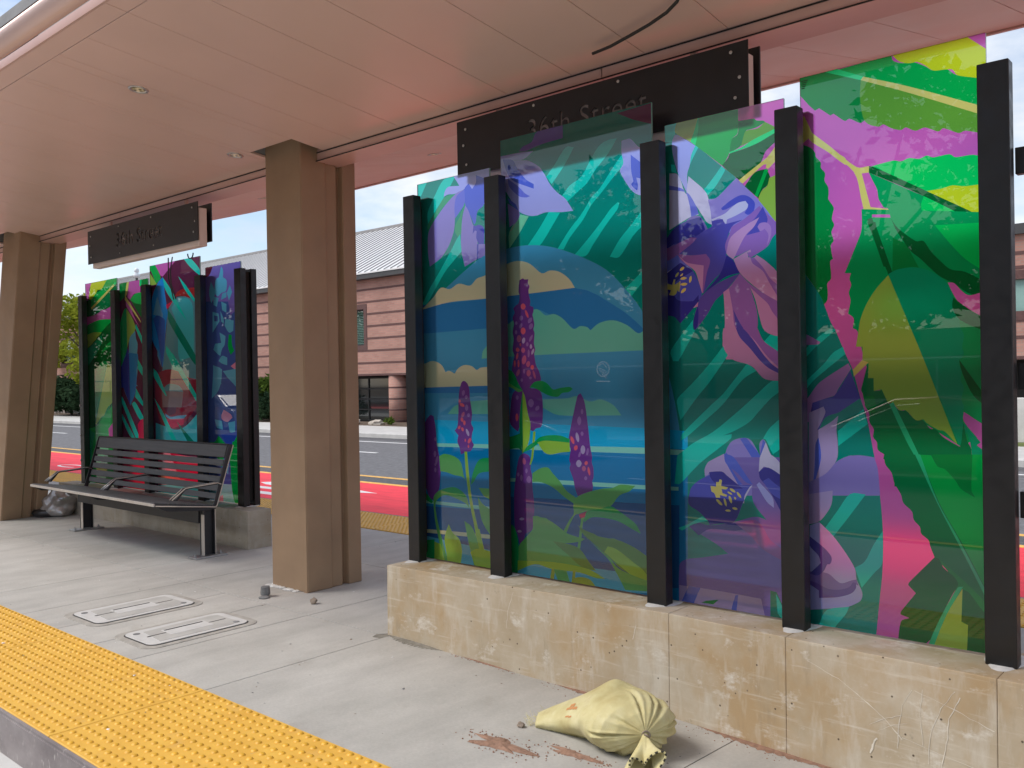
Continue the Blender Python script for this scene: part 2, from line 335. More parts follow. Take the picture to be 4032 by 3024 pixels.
ART_RIGHT = """
pink -2338 2858 -2338 2839 -2242 2767 -2096 2636 -2021 2567 -1904 2438 -1827 2330 -1687 2076 -1641 2007 -1607 1950 -1567 1839 -1547 1803 -1503 1694 -1471 1619 -1440 1497 -1413 1411 -1386 1257 -1382 1236 -1363 1084 -1353 956 -1351 855 -1356 733 -1366 643 -1383 487 -1402 280 -1415 -48 -301 241 -268 3135 -2320 3834
tealst -4299 2903 -4198 2899 -4262 2807 -4301 2807
tealst -4046 2886 -3940 2891 -4040 2780 -4126 2698 -4197 2625 -4199 2697 -4132 2794
mgreen -4040 2774 -3933 2781 -4050 2717 -4127 2651 -4180 2599 -4198 2565 -4201 2619 -4109 2708
pl -4048 2778 -4035 2814 -4001 2835 -3907 2826 -3955 2892 -3826 2899 -3617 2900 -3622 2673 -3713 2686 -3790 2754 -3827 2825 -3852 2803 -3941 2782 -4007 2787
pl2 -3933 2784 -3864 2797 -3877 2756 -3934 2741 -3948 2668 -3954 2588 -3972 2526 -4015 2456 -4083 2393 -4186 2347 -4201 2435 -4198 2554 -4162 2614 -4093 2676 -4024 2731
pm -3827 2828 -3797 2789 -3764 2824 -3763 2869 -3694 2840 -3698 2684 -3753 2647 -3770 2581 -3786 2566 -3816 2627 -3854 2689 -3865 2742 -3864 2799
pm2 -3933 2764 -3864 2797 -3863 2713 -3903 2667 -3949 2627 -3953 2697
pl2 -3858 2696 -3831 2658 -3809 2603 -3794 2567 -3767 2535 -3758 2444 -3696 2437 -3698 2358 -3760 2353 -3871 2316 -3882 2355 -3901 2426 -3898 2529 -3884 2630
mgreen -3864 2711 -3858 2696 -3888 2631 -3898 2529 -3923 2503 -3951 2541 -3946 2587 -3904 2639
tealst -3907 2524 -3897 2414 -3967 2363 -4052 2296 -4174 2158 -4227 2103 -4266 2106 -4190 2207 -4093 2311 -3999 2419 -3940 2493
pd -3790 2567 -3775 2559 -3739 2560 -3702 2533 -3704 2438 -3750 2443 -3769 2485 -3764 2524 -3779 2531 -3799 2511
pd -3764 2444 -3750 2443 -3756 2353 -3768 2351
tealst -3064 2910 -3006 2899 -3073 2813 -3168 2719 -3208 2768 -3146 2826
tealst -2775 2896 -2715 2895 -2770 2826 -2858 2751 -2915 2689 -2973 2653 -3058 2604 -3096 2640 -3036 2693 -2958 2727 -2894 2808 -2837 2873
tealst -2681 2800 -2665 2748 -2731 2700 -2811 2628 -2893 2559 -2951 2486 -3043 2400 -3090 2338 -3136 2343 -3048 2442 -2963 2518 -2892 2600 -2835 2642 -2760 2724 -2699 2788
tealst -2716 2551 -2707 2543 -2722 2510 -2790 2445 -2885 2341 -2936 2285 -3019 2294 -2921 2375 -2826 2460 -2764 2521
tealst -2548 2500 -2549 2423 -2625 2355 -2710 2257 -2775 2263 -2708 2350 -2636 2415
mint -3344 2559 -3424 2462 -3498 2388 -3496 2487 -3407 2579
sand -3496 2487 -3407 2579 -3474 2495
tealst -3192 2565 -3112 2549 -3159 2493 -3271 2374 -3361 2384 -3269 2475
tealst -2517 2218 -2518 2146 -2575 2100 -2641 2036 -2680 2080 -2574 2162
pl3 -3270 3039 -3081 3038 -3083 2966 -3244 2960 -3356 2943 -3413 2951 -3377 2974 -3313 2988
pl -3559 2947 -3413 2943 -3300 2933 -3378 2898 -3464 2908 -3560 2903
pl -3574 2928 -3472 2909 -3386 2894 -3329 2879 -3261 2835 -3221 2786 -3181 2722 -3129 2666 -3071 2621 -3017 2546 -3105 2551 -3212 2565 -3281 2556 -3336 2561 -3393 2582 -3421 2602 -3477 2670 -3577 2828
pm -3541 2927 -3461 2908 -3422 2847 -3360 2777 -3301 2741 -3302 2714 -3361 2739 -3453 2781 -3503 2833
pm2 -3503 2805 -3418 2743 -3369 2697 -3330 2675 -3362 2672 -3419 2689 -3490 2754
pm -3506 2691 -3441 2643 -3421 2602 -3492 2656
pl2 -3506 2658 -3421 2602 -3414 2569 -3444 2535 -3495 2514
pl -2686 2874 -2662 2877 -2627 2873 -2582 2825 -2531 2782 -2536 2552 -2604 2581 -2644 2622 -2683 2682 -2698 2719 -2676 2755 -2687 2811
pm -2629 2790 -2606 2771 -2563 2735 -2533 2705 -2534 2643 -2596 2663 -2586 2617 -2592 2594 -2620 2618 -2629 2634 -2614 2646 -2627 2702
mg -2712 3027 -2487 3037 -2489 2923 -2608 2971
sb -4805 854 -4780 1811 -4272 2064 -4140 2144 -4025 2206 -3876 2288 -3709 2365 -3489 2391 -3366 2392 -3241 2376 -3120 2343 -2956 2278 -2799 2195 -2675 2079 -2573 1955 -2467 1754 -2405 1567 -2364 1362 -2347 1207 -2356 1129 -2390 1042 -2401 451 -4826 85
sb2 -4771 2115 -4218 2104 -3704 2102 -3015 2113 -2748 1996 -2575 1868 -2501 1756 -2525 1807 -2601 1840 -2750 1914 -2841 1904 -2907 1873 -2973 1896 -3031 1887 -3128 1951 -3208 1980 -3311 2010 -3483 1931 -4223 1917 -4777 1906
cream -4271 2073 -4159 2146 -4088 2202 -4007 2187 -3926 2215 -3830 2194 -3771 2232 -3712 2243 -3586 2278 -3486 2305 -3410 2304 -3336 2278 -3254 2218 -3193 2228 -3123 2214 -3055 2168 -3015 2115 -3330 2108 -3715 2104 -4015 2104
gcloud -3741 1738 -3723 1792 -3516 1941 -3321 2011 -3280 2008 -3229 1973 -3168 1977 -3108 1950 -3031 1885 -2983 1898 -2935 1890 -2912 1871 -2850 1908 -2759 1918 -2670 1887 -2601 1840 -2550 1852 -2483 1791 -2443 1743 -2577 1748 -3337 1746
cream -4325 1711 -4245 1721 -4193 1735 -4142 1730 -4091 1705 -4059 1661 -4025 1669 -3976 1650 -3943 1684 -3886 1703 -3823 1693 -3784 1670 -3752 1683 -3630 1689 -3632 1572 -4070 1567 -4328 1563
sb2 -4328 1563 -4070 1567 -3632 1572 -3448 1581 -3449 1526 -3710 1527 -4329 1529
gcloud -4045 1394 -3990 1441 -3932 1459 -3828 1476 -3642 1488 -3644 1399
gcloud -3078 1496 -3010 1508 -2925 1477 -2850 1489 -2768 1459 -2715 1403 -3140 1398 -3261 1440 -3260 1488
bl -4792 1348 -4250 1356 -2551 1337 -2312 1328 -2328 462 -4826 85
cy -4792 1348 -4250 1356 -2551 1337 -2312 1328 -2314 1235 -2553 1235 -4254 1203 -4796 1199
pale -4796 1195 -4254 1203 -2553 1235 -2314 1230 -2315 1205 -2554 1202 -4254 1181 -4797 1169
pale -3529 1018 -3164 1027 -2573 1036 -2371 1040 -2371 1021 -2574 1014 -3164 1003 -3529 996
pale -4347 836 -4155 830 -3875 831 -3649 832 -3650 810 -3875 808 -4156 809 -4348 812
bl5 -4348 788 -3650 810 -3660 361 -4362 264
bl5 -3606 903 -2367 946 -2375 520 -3618 344
cream -4352 635 -4186 643 -3653 661 -3654 636 -4186 619 -4353 611
sb3 -3577 500 -3325 536 -2840 555 -2512 549 -2513 472 -3581 349
sb3 -4353 599 -3656 563 -3660 361 -4362 264
lu -3430 2157 -3423 2193 -3396 2201 -3386 2194 -3354 2192 -3358 2171 -3347 2150 -3355 2126 -3351 2094 -3343 2061 -3347 2037 -3321 2027 -3319 2003 -3327 1983 -3322 1963 -3315 1922 -3322 1898 -3314 1874 -3320 1818 -3311 1777 -3318 1758 -3317 1737 -3307 1689 -3287 1656 -3273 1616 -3273 1592 -3320 1589 -3347 1553 -3300 1548 -3269 1520 -3261 1448 -3265 1360 -3279 1328 -3315 1319 -3337 1303 -3363 1310 -3357 1326 -3443 1324 -3454 1296 -3497 1323 -3518 1356 -3511 1438 -3493 1521 -3459 1553 -3463 1619 -3495 1661 -3483 1718 -3474 1750 -3487 1784 -3477 1849 -3484 1890 -3472 1939 -3482 1972 -3465 2004 -3476 2029 -3454 2046 -3432 2059 -3425 2099 -3432 2124
lu -3917 1594 -3892 1603 -3865 1585 -3850 1551 -3847 1499 -3840 1459 -3830 1396 -3839 1339 -3820 1308 -3832 1276 -3837 1236 -3818 1205 -3847 1167 -3883 1160 -3932 1141 -3943 1181 -3962 1221 -3953 1261 -3985 1290 -3960 1319 -3950 1401 -3948 1470 -3938 1540
lu -4264 1323 -4210 1384 -4176 1379 -4160 1314 -4154 1243 -4147 1183 -4123 1101 -4116 1043 -4121 1001 -4136 911 -4172 855 -4190 833 -4232 857 -4273 974 -4268 1155
lu -3453 1138 -3424 1166 -3395 1167 -3367 1152 -3358 1115 -3362 1082 -3352 1045 -3350 975 -3341 895 -3339 841 -3352 732 -3384 708 -3409 694 -3428 649 -3454 624 -3471 683 -3492 719 -3495 911 -3477 1032
lu -3076 1274 -3048 1379 -3030 1441 -3009 1508 -2987 1523 -2965 1487 -2953 1436 -2942 1360 -2934 1294 -2926 1223 -2915 1172 -2918 1141 -2907 1106 -2908 1055 -2917 1034 -2912 1009 -2922 963 -3015 935 -3039 996 -3045 1026 -3051 1047 -3073 1098 -3066 1124 -3075 1149 -3064 1202 -3077 1243
lup -3014 843 -2952 868 -2979 820 -2998 813
co -3378 2034 -3386 2021 -3399 2017 -3411 2023 -3418 2037 -3411 2049 -3398 2054 -3385 2047
co -3362 1992 -3357 1974 -3360 1965 -3369 1971 -3380 1988 -3385 2007 -3382 2015 -3373 2009
sp -3400 1966 -3408 1956 -3418 1954 -3426 1960 -3428 1971 -3420 1981 -3410 1983 -3402 1977
sp -3335 1945 -3349 1936 -3360 1935 -3364 1944 -3359 1957 -3346 1966 -3334 1967 -3330 1959
sp -3409 1919 -3418 1909 -3427 1907 -3431 1913 -3429 1926 -3419 1936 -3410 1938 -3406 1932
co -3382 1891 -3389 1877 -3402 1871 -3414 1878 -3421 1893 -3414 1907 -3401 1912 -3388 1906
sp -3326 1911 -3338 1900 -3350 1898 -3356 1906 -3355 1921 -3344 1931 -3332 1933 -3325 1925
cm -3416 1847 -3423 1831 -3435 1826 -3447 1832 -3453 1848 -3446 1863 -3434 1869 -3422 1862
sl -3387 1833 -3394 1821 -3404 1817 -3410 1824 -3412 1837 -3404 1849 -3395 1853 -3388 1846
sp -3334 1842 -3346 1830 -3355 1826 -3357 1834 -3351 1850 -3339 1862 -3329 1866 -3328 1858
co -3418 1811 -3420 1804 -3425 1802 -3429 1805 -3432 1812 -3429 1819 -3424 1821 -3420 1818
sl -3334 1797 -3337 1788 -3344 1784 -3350 1788 -3353 1798 -3349 1808 -3343 1812 -3337 1807
co -3431 1782 -3437 1773 -3447 1769 -3457 1774 -3463 1783 -3457 1792 -3447 1796 -3437 1791
cm -3388 1778 -3394 1766 -3404 1762 -3414 1767 -3420 1779 -3414 1790 -3404 1794 -3394 1789
sp -3353 1758 -3357 1741 -3362 1734 -3368 1741 -3370 1758 -3367 1775 -3361 1782 -3356 1774
sl -3321 1765 -3331 1753 -3339 1750 -3342 1757 -3339 1770 -3329 1782 -3321 1785 -3318 1778
co -3442 1743 -3449 1729 -3457 1724 -3461 1731 -3461 1746 -3454 1760 -3446 1765 -3442 1758
cm -3381 1718 -3392 1700 -3405 1694 -3414 1703 -3415 1724 -3404 1742 -3391 1749 -3382 1739
co -3462 1701 -3465 1686 -3471 1679 -3476 1686 -3479 1702 -3476 1717 -3470 1723 -3465 1717
co -3433 1700 -3436 1684 -3442 1678 -3447 1685 -3450 1701 -3447 1717 -3441 1723 -3436 1717
cm -3352 1694 -3360 1682 -3371 1678 -3380 1685 -3382 1698 -3373 1710 -3362 1714 -3354 1707
co -3322 1676 -3327 1666 -3336 1662 -3345 1667 -3350 1677 -3344 1687 -3335 1690 -3326 1686
cm -3434 1643 -3446 1629 -3457 1625 -3462 1633 -3458 1650 -3446 1664 -3436 1668 -3431 1659
sp -3391 1653 -3394 1643 -3400 1639 -3405 1644 -3408 1654 -3405 1664 -3399 1668 -3394 1663
cm -3348 1642 -3354 1628 -3365 1623 -3376 1628 -3381 1642 -3375 1656 -3364 1661 -3353 1656
cm -3314 1635 -3311 1616 -3314 1607 -3322 1614 -3331 1632 -3334 1651 -3331 1659 -3323 1653
sp -3340 1614 -3344 1608 -3351 1605 -3358 1608 -3362 1614 -3358 1620 -3351 1622 -3344 1620
sp -3328 1467 -3337 1449 -3351 1442 -3365 1449 -3373 1467 -3365 1484 -3350 1492 -3336 1484
sp -3290 1432 -3303 1424 -3314 1423 -3318 1430 -3314 1443 -3302 1451 -3291 1452 -3287 1445
sp -3445 1499 -3450 1489 -3457 1485 -3464 1489 -3468 1499 -3464 1509 -3457 1513 -3449 1509
co -3450 1382 -3455 1364 -3462 1357 -3469 1364 -3473 1381 -3469 1399 -3461 1406 -3454 1399
sp -3444 1940 -3448 1933 -3454 1930 -3461 1934 -3464 1941 -3460 1949 -3454 1952 -3448 1948
sp -3447 1886 -3451 1877 -3457 1873 -3463 1878 -3467 1887 -3463 1896 -3457 1900 -3450 1895
sp -3361 1812 -3365 1803 -3372 1799 -3378 1803 -3381 1813 -3377 1822 -3371 1825 -3365 1821
sp -3409 1602 -3412 1595 -3419 1591 -3425 1595 -3429 1602 -3425 1610 -3418 1613 -3412 1610
sp -3890 1526 -3898 1514 -3907 1510 -3914 1516 -3915 1530 -3907 1542 -3897 1546 -3891 1540
sp -3866 1502 -3871 1493 -3879 1489 -3887 1493 -3892 1502 -3887 1511 -3878 1515 -3870 1511
co -3926 1476 -3930 1467 -3936 1463 -3942 1467 -3946 1476 -3942 1485 -3936 1489 -3929 1485
co -3894 1444 -3907 1441 -3924 1444 -3936 1452 -3938 1462 -3925 1465 -3909 1462 -3897 1454
sp -3862 1436 -3868 1421 -3877 1415 -3886 1421 -3891 1436 -3885 1451 -3876 1457 -3867 1451
cm -3897 1389 -3909 1377 -3919 1374 -3924 1381 -3922 1395 -3910 1407 -3900 1411 -3895 1404
co -3906 1362 -3908 1351 -3915 1346 -3924 1349 -3931 1359 -3929 1370 -3922 1375 -3913 1372
co -3887 1341 -3892 1329 -3899 1325 -3906 1329 -3910 1341 -3906 1352 -3898 1357 -3891 1352
co -3933 1308 -3942 1301 -3950 1299 -3955 1304 -3954 1313 -3946 1321 -3937 1323 -3933 1318
co -3905 1303 -3905 1293 -3909 1287 -3918 1289 -3926 1297 -3927 1307 -3922 1313 -3913 1311
sl -3861 1284 -3857 1266 -3861 1258 -3871 1262 -3883 1278 -3887 1296 -3884 1304 -3873 1299
co -3887 1232 -3889 1224 -3894 1221 -3898 1224 -3900 1231 -3897 1239 -3893 1242 -3889 1239
co -3845 1227 -3857 1215 -3867 1211 -3872 1218 -3869 1232 -3858 1245 -3848 1248 -3843 1241
co -3858 1195 -3861 1187 -3866 1184 -3871 1187 -3874 1195 -3871 1203 -3866 1206 -3861 1203
sp -3849 1390 -3854 1381 -3862 1378 -3870 1381 -3874 1390 -3869 1399 -3861 1403 -3853 1399
sp -4157 1136 -4162 1120 -4170 1114 -4177 1120 -4181 1135 -4176 1150 -4169 1156 -4161 1150
sp -4141 1093 -4151 1073 -4161 1064 -4166 1074 -4165 1095 -4155 1116 -4145 1124 -4140 1114
sp -4158 1067 -4161 1059 -4167 1056 -4172 1059 -4175 1066 -4172 1074 -4166 1077 -4161 1075
sp -4157 1032 -4161 1020 -4168 1014 -4174 1019 -4178 1030 -4174 1042 -4167 1048 -4161 1043
sp -4152 1231 -4156 1221 -4163 1217 -4169 1221 -4173 1230 -4169 1239 -4162 1243 -4156 1240
cm -3397 1126 -3399 1111 -3406 1103 -3417 1107 -3425 1121 -3423 1136 -3415 1143 -3405 1139
sp -3384 1068 -3388 1057 -3394 1052 -3401 1056 -3404 1067 -3400 1077 -3394 1082 -3388 1078
sp -3449 1042 -3453 1034 -3459 1030 -3466 1033 -3469 1041 -3465 1050 -3459 1054 -3452 1051
sp -3424 1025 -3428 1011 -3435 1004 -3441 1010 -3444 1023 -3440 1038 -3434 1044 -3428 1038
sp -3358 1018 -3365 1002 -3377 995 -3388 1001 -3395 1016 -3387 1031 -3376 1038 -3364 1033
sl -3416 782 -3423 776 -3436 772 -3449 773 -3456 778 -3449 784 -3436 788 -3423 786
sl -3437 707 -3444 701 -3456 697 -3468 698 -3475 703 -3468 709 -3456 713 -3444 711
co -3039 1263 -3036 1246 -3040 1237 -3050 1242 -3061 1256 -3064 1273 -3060 1282 -3050 1277
sl -3003 1278 -3003 1257 -3009 1248 -3017 1255 -3026 1274 -3026 1295 -3020 1304 -3011 1297
co -3014 1213 -3023 1204 -3034 1201 -3040 1208 -3040 1220 -3031 1229 -3020 1231 -3014 1225
sl -2961 1208 -2967 1190 -2978 1182 -2988 1189 -2994 1207 -2987 1226 -2977 1233 -2966 1226
sl -2988 1130 -2996 1115 -3008 1109 -3020 1114 -3027 1128 -3020 1143 -3007 1150 -2995 1144
co -2945 1133 -2951 1125 -2959 1122 -2966 1126 -2968 1135 -2961 1144 -2954 1147 -2947 1142
cm -2959 1104 -2964 1092 -2973 1087 -2982 1091 -2987 1102 -2982 1113 -2973 1118 -2964 1114
co -2930 1092 -2929 1074 -2933 1065 -2940 1072 -2947 1089 -2947 1107 -2943 1115 -2936 1109
sp -2992 1179 -3000 1168 -3008 1164 -3011 1171 -3008 1183 -3000 1194 -2992 1198 -2989 1192
sp -2937 1198 -2943 1184 -2950 1178 -2955 1185 -2954 1200 -2948 1214 -2941 1219 -2937 1213
sp -2950 1050 -2954 1042 -2962 1038 -2969 1041 -2973 1049 -2968 1057 -2961 1061 -2954 1058
sp -2971 1298 -2975 1288 -2982 1284 -2988 1288 -2992 1297 -2988 1307 -2981 1311 -2975 1307
sp -2985 1369 -2991 1351 -3000 1343 -3009 1351 -3014 1369 -3008 1387 -2999 1395 -2990 1387
sp -2970 1421 -2974 1410 -2979 1405 -2985 1410 -2988 1421 -2985 1432 -2979 1436 -2973 1432
lg -3563 1662 -3511 1664 -3476 1636 -3448 1586 -3413 1540 -3449 1532 -3484 1559 -3565 1588
lm -3565 1588 -3520 1587 -3477 1565 -3413 1540 -3449 1532 -3492 1554 -3565 1577
lg -3359 1558 -3320 1590 -3264 1595 -3224 1579 -3184 1546 -3130 1554 -3064 1559 -3041 1548 -3071 1530 -3117 1525 -3151 1504 -3212 1510 -3266 1531 -3314 1553
lm2 -3413 1537 -3396 1504 -3373 1396 -3357 1343 -3370 1245 -3407 1179 -3425 1170 -3440 1287 -3442 1368 -3425 1477
lg -3413 1537 -3417 1396 -3418 1233 -3425 1170 -3440 1287 -3442 1368 -3425 1477
lm2 -3337 1300 -3319 1301 -3340 1150 -3359 1105 -3369 1105 -3354 1160
lg -3421 1173 -3385 1212 -3328 1241 -3285 1269 -3216 1282 -3136 1282 -3070 1265 -3071 1239 -3150 1247 -3224 1247 -3286 1237 -3357 1197
lm2 -3307 1237 -3258 1249 -3177 1249 -3071 1244 -3068 1193 -3138 1185 -3212 1171 -3260 1185
lg -3565 1256 -3498 1269 -3440 1287 -3428 1178 -3456 1199 -3515 1191 -3559 1184
lm2 -3903 1161 -3879 1161 -3866 1027 -3853 919 -3821 773 -3770 612 -3723 442 -3766 437 -3823 681 -3863 838 -3891 1008
lm -4131 1122 -4080 1139 -3997 1128 -3941 1098 -3922 1053 -3911 1007 -3887 974 -3927 1001 -4000 1008 -4066 1022 -4121 1025
lg -3852 953 -3830 1035 -3773 1117 -3658 1134 -3659 1050 -3775 1032 -3824 978
lm -3785 941 -3662 943 -3664 865 -3702 879 -3747 898
lm -4190 824 -4180 867 -4120 906 -4010 931 -3937 913 -3890 876 -3867 809 -3899 835 -3963 856 -4070 875 -4138 852 -4173 808 -4158 714 -4111 570 -4056 435 -4097 430 -4145 572 -4180 712
lg -4120 906 -4010 931 -3937 913 -3890 876 -3962 882 -4053 893
lg -4275 890 -4194 824 -4207 811 -4276 836
lm2 -4053 691 -4017 639 -3961 604 -3938 531 -3957 424 -4064 428 -4094 584 -4080 638
lm2 -4213 571 -4128 556 -4089 431 -4217 415
lg -4292 563 -4187 580 -4191 418 -4296 405
lm -3913 724 -3846 690 -3801 603 -3772 493 -3766 443 -3836 457 -3880 595
lm -3794 889 -3756 846 -3666 786 -3669 634 -3751 722 -3781 805
lm2 -3866 533 -3802 563 -3663 556 -3666 427 -3821 441
lm2 -3815 682 -3783 685 -3712 444 -3758 438
lm -3348 1056 -3285 1089 -3230 1095 -3197 1065 -3144 1020 -3099 971 -3028 935 -3048 902 -3113 933 -3192 980 -3280 1007 -3350 1005
lm -3028 937 -2969 965 -2856 998 -2782 1008 -2728 1029 -2634 1028 -2675 995 -2735 971 -2784 918 -2809 901 -2889 879 -2952 868 -3010 848 -3043 835 -3076 785 -3104 730 -3123 742 -3082 805 -3049 845 -3051 896
lg -2952 868 -2871 885 -2797 907 -2737 882 -2678 852 -2632 822 -2604 776 -2656 795 -2738 827 -2828 839 -2922 835 -2979 802 -2972 831
lm -2998 823 -2972 831 -2986 794 -3001 689 -3008 652 -3027 653 -3012 740
lm -3350 803 -3319 808 -3291 803 -3250 801 -3236 794 -3196 779 -3136 748 -3097 728 -3013 714 -2975 710 -3001 694 -3085 675 -3118 671 -3053 642 -2989 624 -2946 583 -2902 542 -2959 545 -3056 522 -3141 511 -3256 529 -3339 526 -3468 480 -3465 612 -3428 654 -3377 703 -3352 732
lo -3205 673 -3118 671 -3014 652 -2946 583 -2902 542 -2991 546 -3087 602 -3152 641
lo -3021 785 -2986 763 -2905 743 -2886 735 -2812 730 -2776 733 -2758 728 -2716 720 -2635 694 -2533 643 -2535 526 -2661 549 -2743 578 -2814 629 -2863 659 -2924 697 -2987 737
lm2 -2819 686 -2771 679 -2717 655 -2653 618 -2596 586 -2535 526 -2649 540 -2731 584 -2802 625 -2844 650
lm -3006 745 -2924 692 -2851 650 -2802 620 -2755 576 -2661 549 -2535 526 -2536 478 -2709 463 -2773 559 -2815 614 -2881 661
lg -3565 739 -3506 734 -3478 687 -3465 612 -3476 441 -3571 440
lm2 -3474 529 -3187 553 -2959 545 -2841 505 -2903 501 -2991 515 -3056 517 -3222 512 -3339 524 -3476 468
lo2 -3215 513 -3188 516 -3203 445 -3230 442
lm -3202 514 -3108 516 -3083 451 -3170 450
lo2 -3062 522 -3043 524 -3051 430 -3077 426
lo2 -3077 426 -3057 476 -3005 493 -2941 486 -2892 437
tealst -2435 2903 -2347 2907 -2359 2843 -2376 2809 -2436 2820
lime -2348 2902 -2226 2903 -2237 2856 -2265 2788 -2338 2837 -2359 2862
gb -2226 2903 -2211 2902 -2222 2835 -2242 2767 -2270 2791 -2248 2840
g1 -2221 2904 -2006 2899 -2010 2784 -2042 2759 -2058 2690 -2094 2638 -2242 2767 -2225 2836
g2 -2042 2759 -2010 2780 -2007 2841 -1925 2836 -1911 2824 -1879 2817 -1867 2808 -1912 2791 -1964 2788 -1979 2747 -1999 2715 -2056 2696
go -1994 2716 -1974 2777 -1959 2787 -1907 2786 -1869 2809 -1822 2777 -1806 2761 -1806 2753 -1927 2733
g3 -2053 2692 -1951 2706 -1806 2753 -1807 2714 -1867 2669 -1896 2617 -2002 2551 -2074 2617 -2096 2641 -2063 2673
gb -2058 2699 -1994 2710 -1927 2737 -1806 2770 -1806 2753 -1890 2721 -1951 2706 -2053 2692
ye -1807 2697 -1790 2637 -1855 2584 -1868 2590 -1864 2607 -1882 2606 -1935 2571 -1988 2535 -2012 2552 -1939 2594 -1891 2621 -1854 2645
pink -1864 2607 -1869 2586 -1915 2581 -1964 2531 -1976 2520 -1988 2535 -1930 2574
g3 -1925 2578 -1864 2585 -1846 2539 -1861 2506 -1884 2492 -1894 2472 -1892 2454 -1899 2442 -1978 2520
g1 -1873 2587 -1855 2579 -1913 2457 -1927 2468
lime -1791 2556 -1795 2293 -1906 2441 -1898 2473 -1884 2490 -1861 2506 -1851 2540
pl -2359 2843 -2333 2833 -2242 2765 -2266 2705 -2277 2669 -2291 2630 -2290 2569 -2285 2517 -2342 2638 -2372 2742 -2376 2809
tealst -2242 2767 -2226 2753 -2256 2707 -2275 2674 -2266 2723
tealst -2099 2639 -2079 2617 -2125 2553 -2177 2506 -2199 2537 -2150 2584
lv -2395 2652 -2342 2634 -2309 2544 -2285 2517 -2260 2453 -2230 2417 -2282 2410 -2401 2360
lv -2284 2619 -2248 2586 -2202 2542 -2177 2501 -2163 2422 -2154 2356 -2184 2374 -2214 2419 -2260 2490 -2293 2537
pm2 -2397 2591 -2311 2554 -2281 2475 -2272 2409 -2230 2421 -2239 2455 -2280 2526 -2311 2545 -2397 2567
tealst -2384 2697 -2362 2689 -2350 2644 -2384 2660
pl2 -2021 2567 -1904 2438 -1827 2330 -1796 2267 -2155 2320 -2163 2422 -2177 2485 -2126 2489 -2056 2542
pm3 -2105 2432 -2057 2461 -2003 2480 -1960 2469 -1927 2433 -1933 2390 -1962 2380 -1981 2392 -1961 2420 -1980 2445 -2018 2442 -2078 2423 -2098 2422
lv -2159 2384 -2088 2402 -2048 2428 -2013 2446 -1975 2449 -1961 2429 -1971 2408 -2029 2385 -2074 2373 -2079 2351 -2113 2383 -2154 2375
pl3 -2424 2304 -2374 2355 -2304 2393 -2272 2412 -2220 2405 -2180 2340 -2275 2222 -2349 2230 -2360 2212 -2427 2134
pd2 -2375 2289 -2284 2311 -2190 2335 -2154 2351 -2159 2376 -2098 2378 -2086 2351 -1991 2361 -2050 2333 -2081 2256 -2082 2202 -2082 2157 -2113 2114 -2159 2077 -2211 2022 -2188 2149 -2172 2179 -2192 2213 -2233 2213 -2344 2234
pdd -2429 2300 -2374 2365 -2304 2393 -2220 2405 -2193 2337 -2253 2308 -2327 2288 -2375 2285 -2430 2258
pm2 -2425 2257 -2381 2276 -2339 2229 -2266 2138 -2339 2187 -2394 2150 -2427 2143
mv -2425 2267 -2381 2276 -2284 2307 -2242 2302 -2264 2281 -2344 2234 -2382 2215 -2426 2200
lv -2432 2139 -2416 2147 -2372 2166 -2416 2138
mv2 -2050 2333 -1981 2364 -1904 2415 -1827 2331 -1804 2306 -1805 2289 -1842 2254 -1865 2218 -1917 2189 -1956 2170 -1970 2190 -1960 2211 -2033 2187 -2081 2206 -2086 2252 -2055 2316
pd2 -1986 2329 -1934 2353 -1886 2408 -1863 2349 -1868 2327 -1915 2316 -1897 2292 -1973 2283 -1934 2318
pk2 -1915 2316 -1901 2332 -1868 2330 -1846 2303 -1851 2255 -1870 2218 -1860 2270 -1878 2302 -1902 2292
pk -1905 2361 -1934 2318 -1973 2288 -2002 2247 -2038 2183 -2045 2175 -2077 2201 -2076 2228 -2055 2284 -1982 2329
pdd -2427 2134 -2416 2142 -2339 2187 -2266 2138 -2236 2079 -2219 2020 -2243 1978 -2312 1913 -2345 1878 -2377 1912 -2431 1925
pm3 -2368 2091 -2266 2138 -2236 2079 -2219 2020 -2243 1988 -2354 1996 -2380 2045
mv -2357 2233 -2286 2219 -2239 2216 -2192 2216 -2170 2179 -2189 2121 -2211 2022 -2219 2023 -2240 2126 -2287 2168 -2328 2195
pk -2357 2233 -2307 2188 -2260 2172 -2206 2160 -2210 2105 -2216 2020 -2236 2084 -2256 2137 -2308 2179
ye2 -2433 2092 -2390 2078 -2378 2106 -2370 2105 -2374 2077 -2341 2093 -2342 2065 -2347 2037 -2358 2048 -2364 2034 -2380 2023 -2407 2028 -2396 2051 -2434 2063
pdd -2079 2199 -2043 2168 -2010 2105 -2083 2093 -2144 2058 -2211 2020 -2149 2076 -2108 2123
pm4 -2010 2102 -2064 2047 -2100 2013 -2145 1980 -2187 1919 -2240 1858 -2261 1838 -2271 1878 -2243 1969 -2216 2013 -2134 2062 -2054 2091
pdd -2271 1883 -2243 1964 -2239 1922 -2245 1863 -2261 1838 -2271 1860
pdd -2377 1912 -2290 1968 -2237 2015 -2243 1978 -2312 1908 -2345 1878
pk -2043 2175 -1984 2200 -1953 2212 -1950 2199 -1970 2199 -1965 2176 -1941 2169 -1922 2182 -1871 2144 -1808 2069 -1810 1948 -1874 1987 -1939 2036 -2010 2105
mv2 -1953 2170 -1937 2173 -1890 2120 -1854 2064 -1809 2017 -1810 1961 -1859 2043 -1891 2102 -1942 2143
mv2 -2010 2102 -1958 2047 -1874 1987 -1810 1948 -1812 1852 -1875 1943 -1958 2029 -1927 1925 -1921 1859 -1924 1815 -1896 1769 -1805 1705 -1806 1636 -2090 1696 -2109 1756 -2101 1801 -2092 1913 -2100 2018 -2065 2042
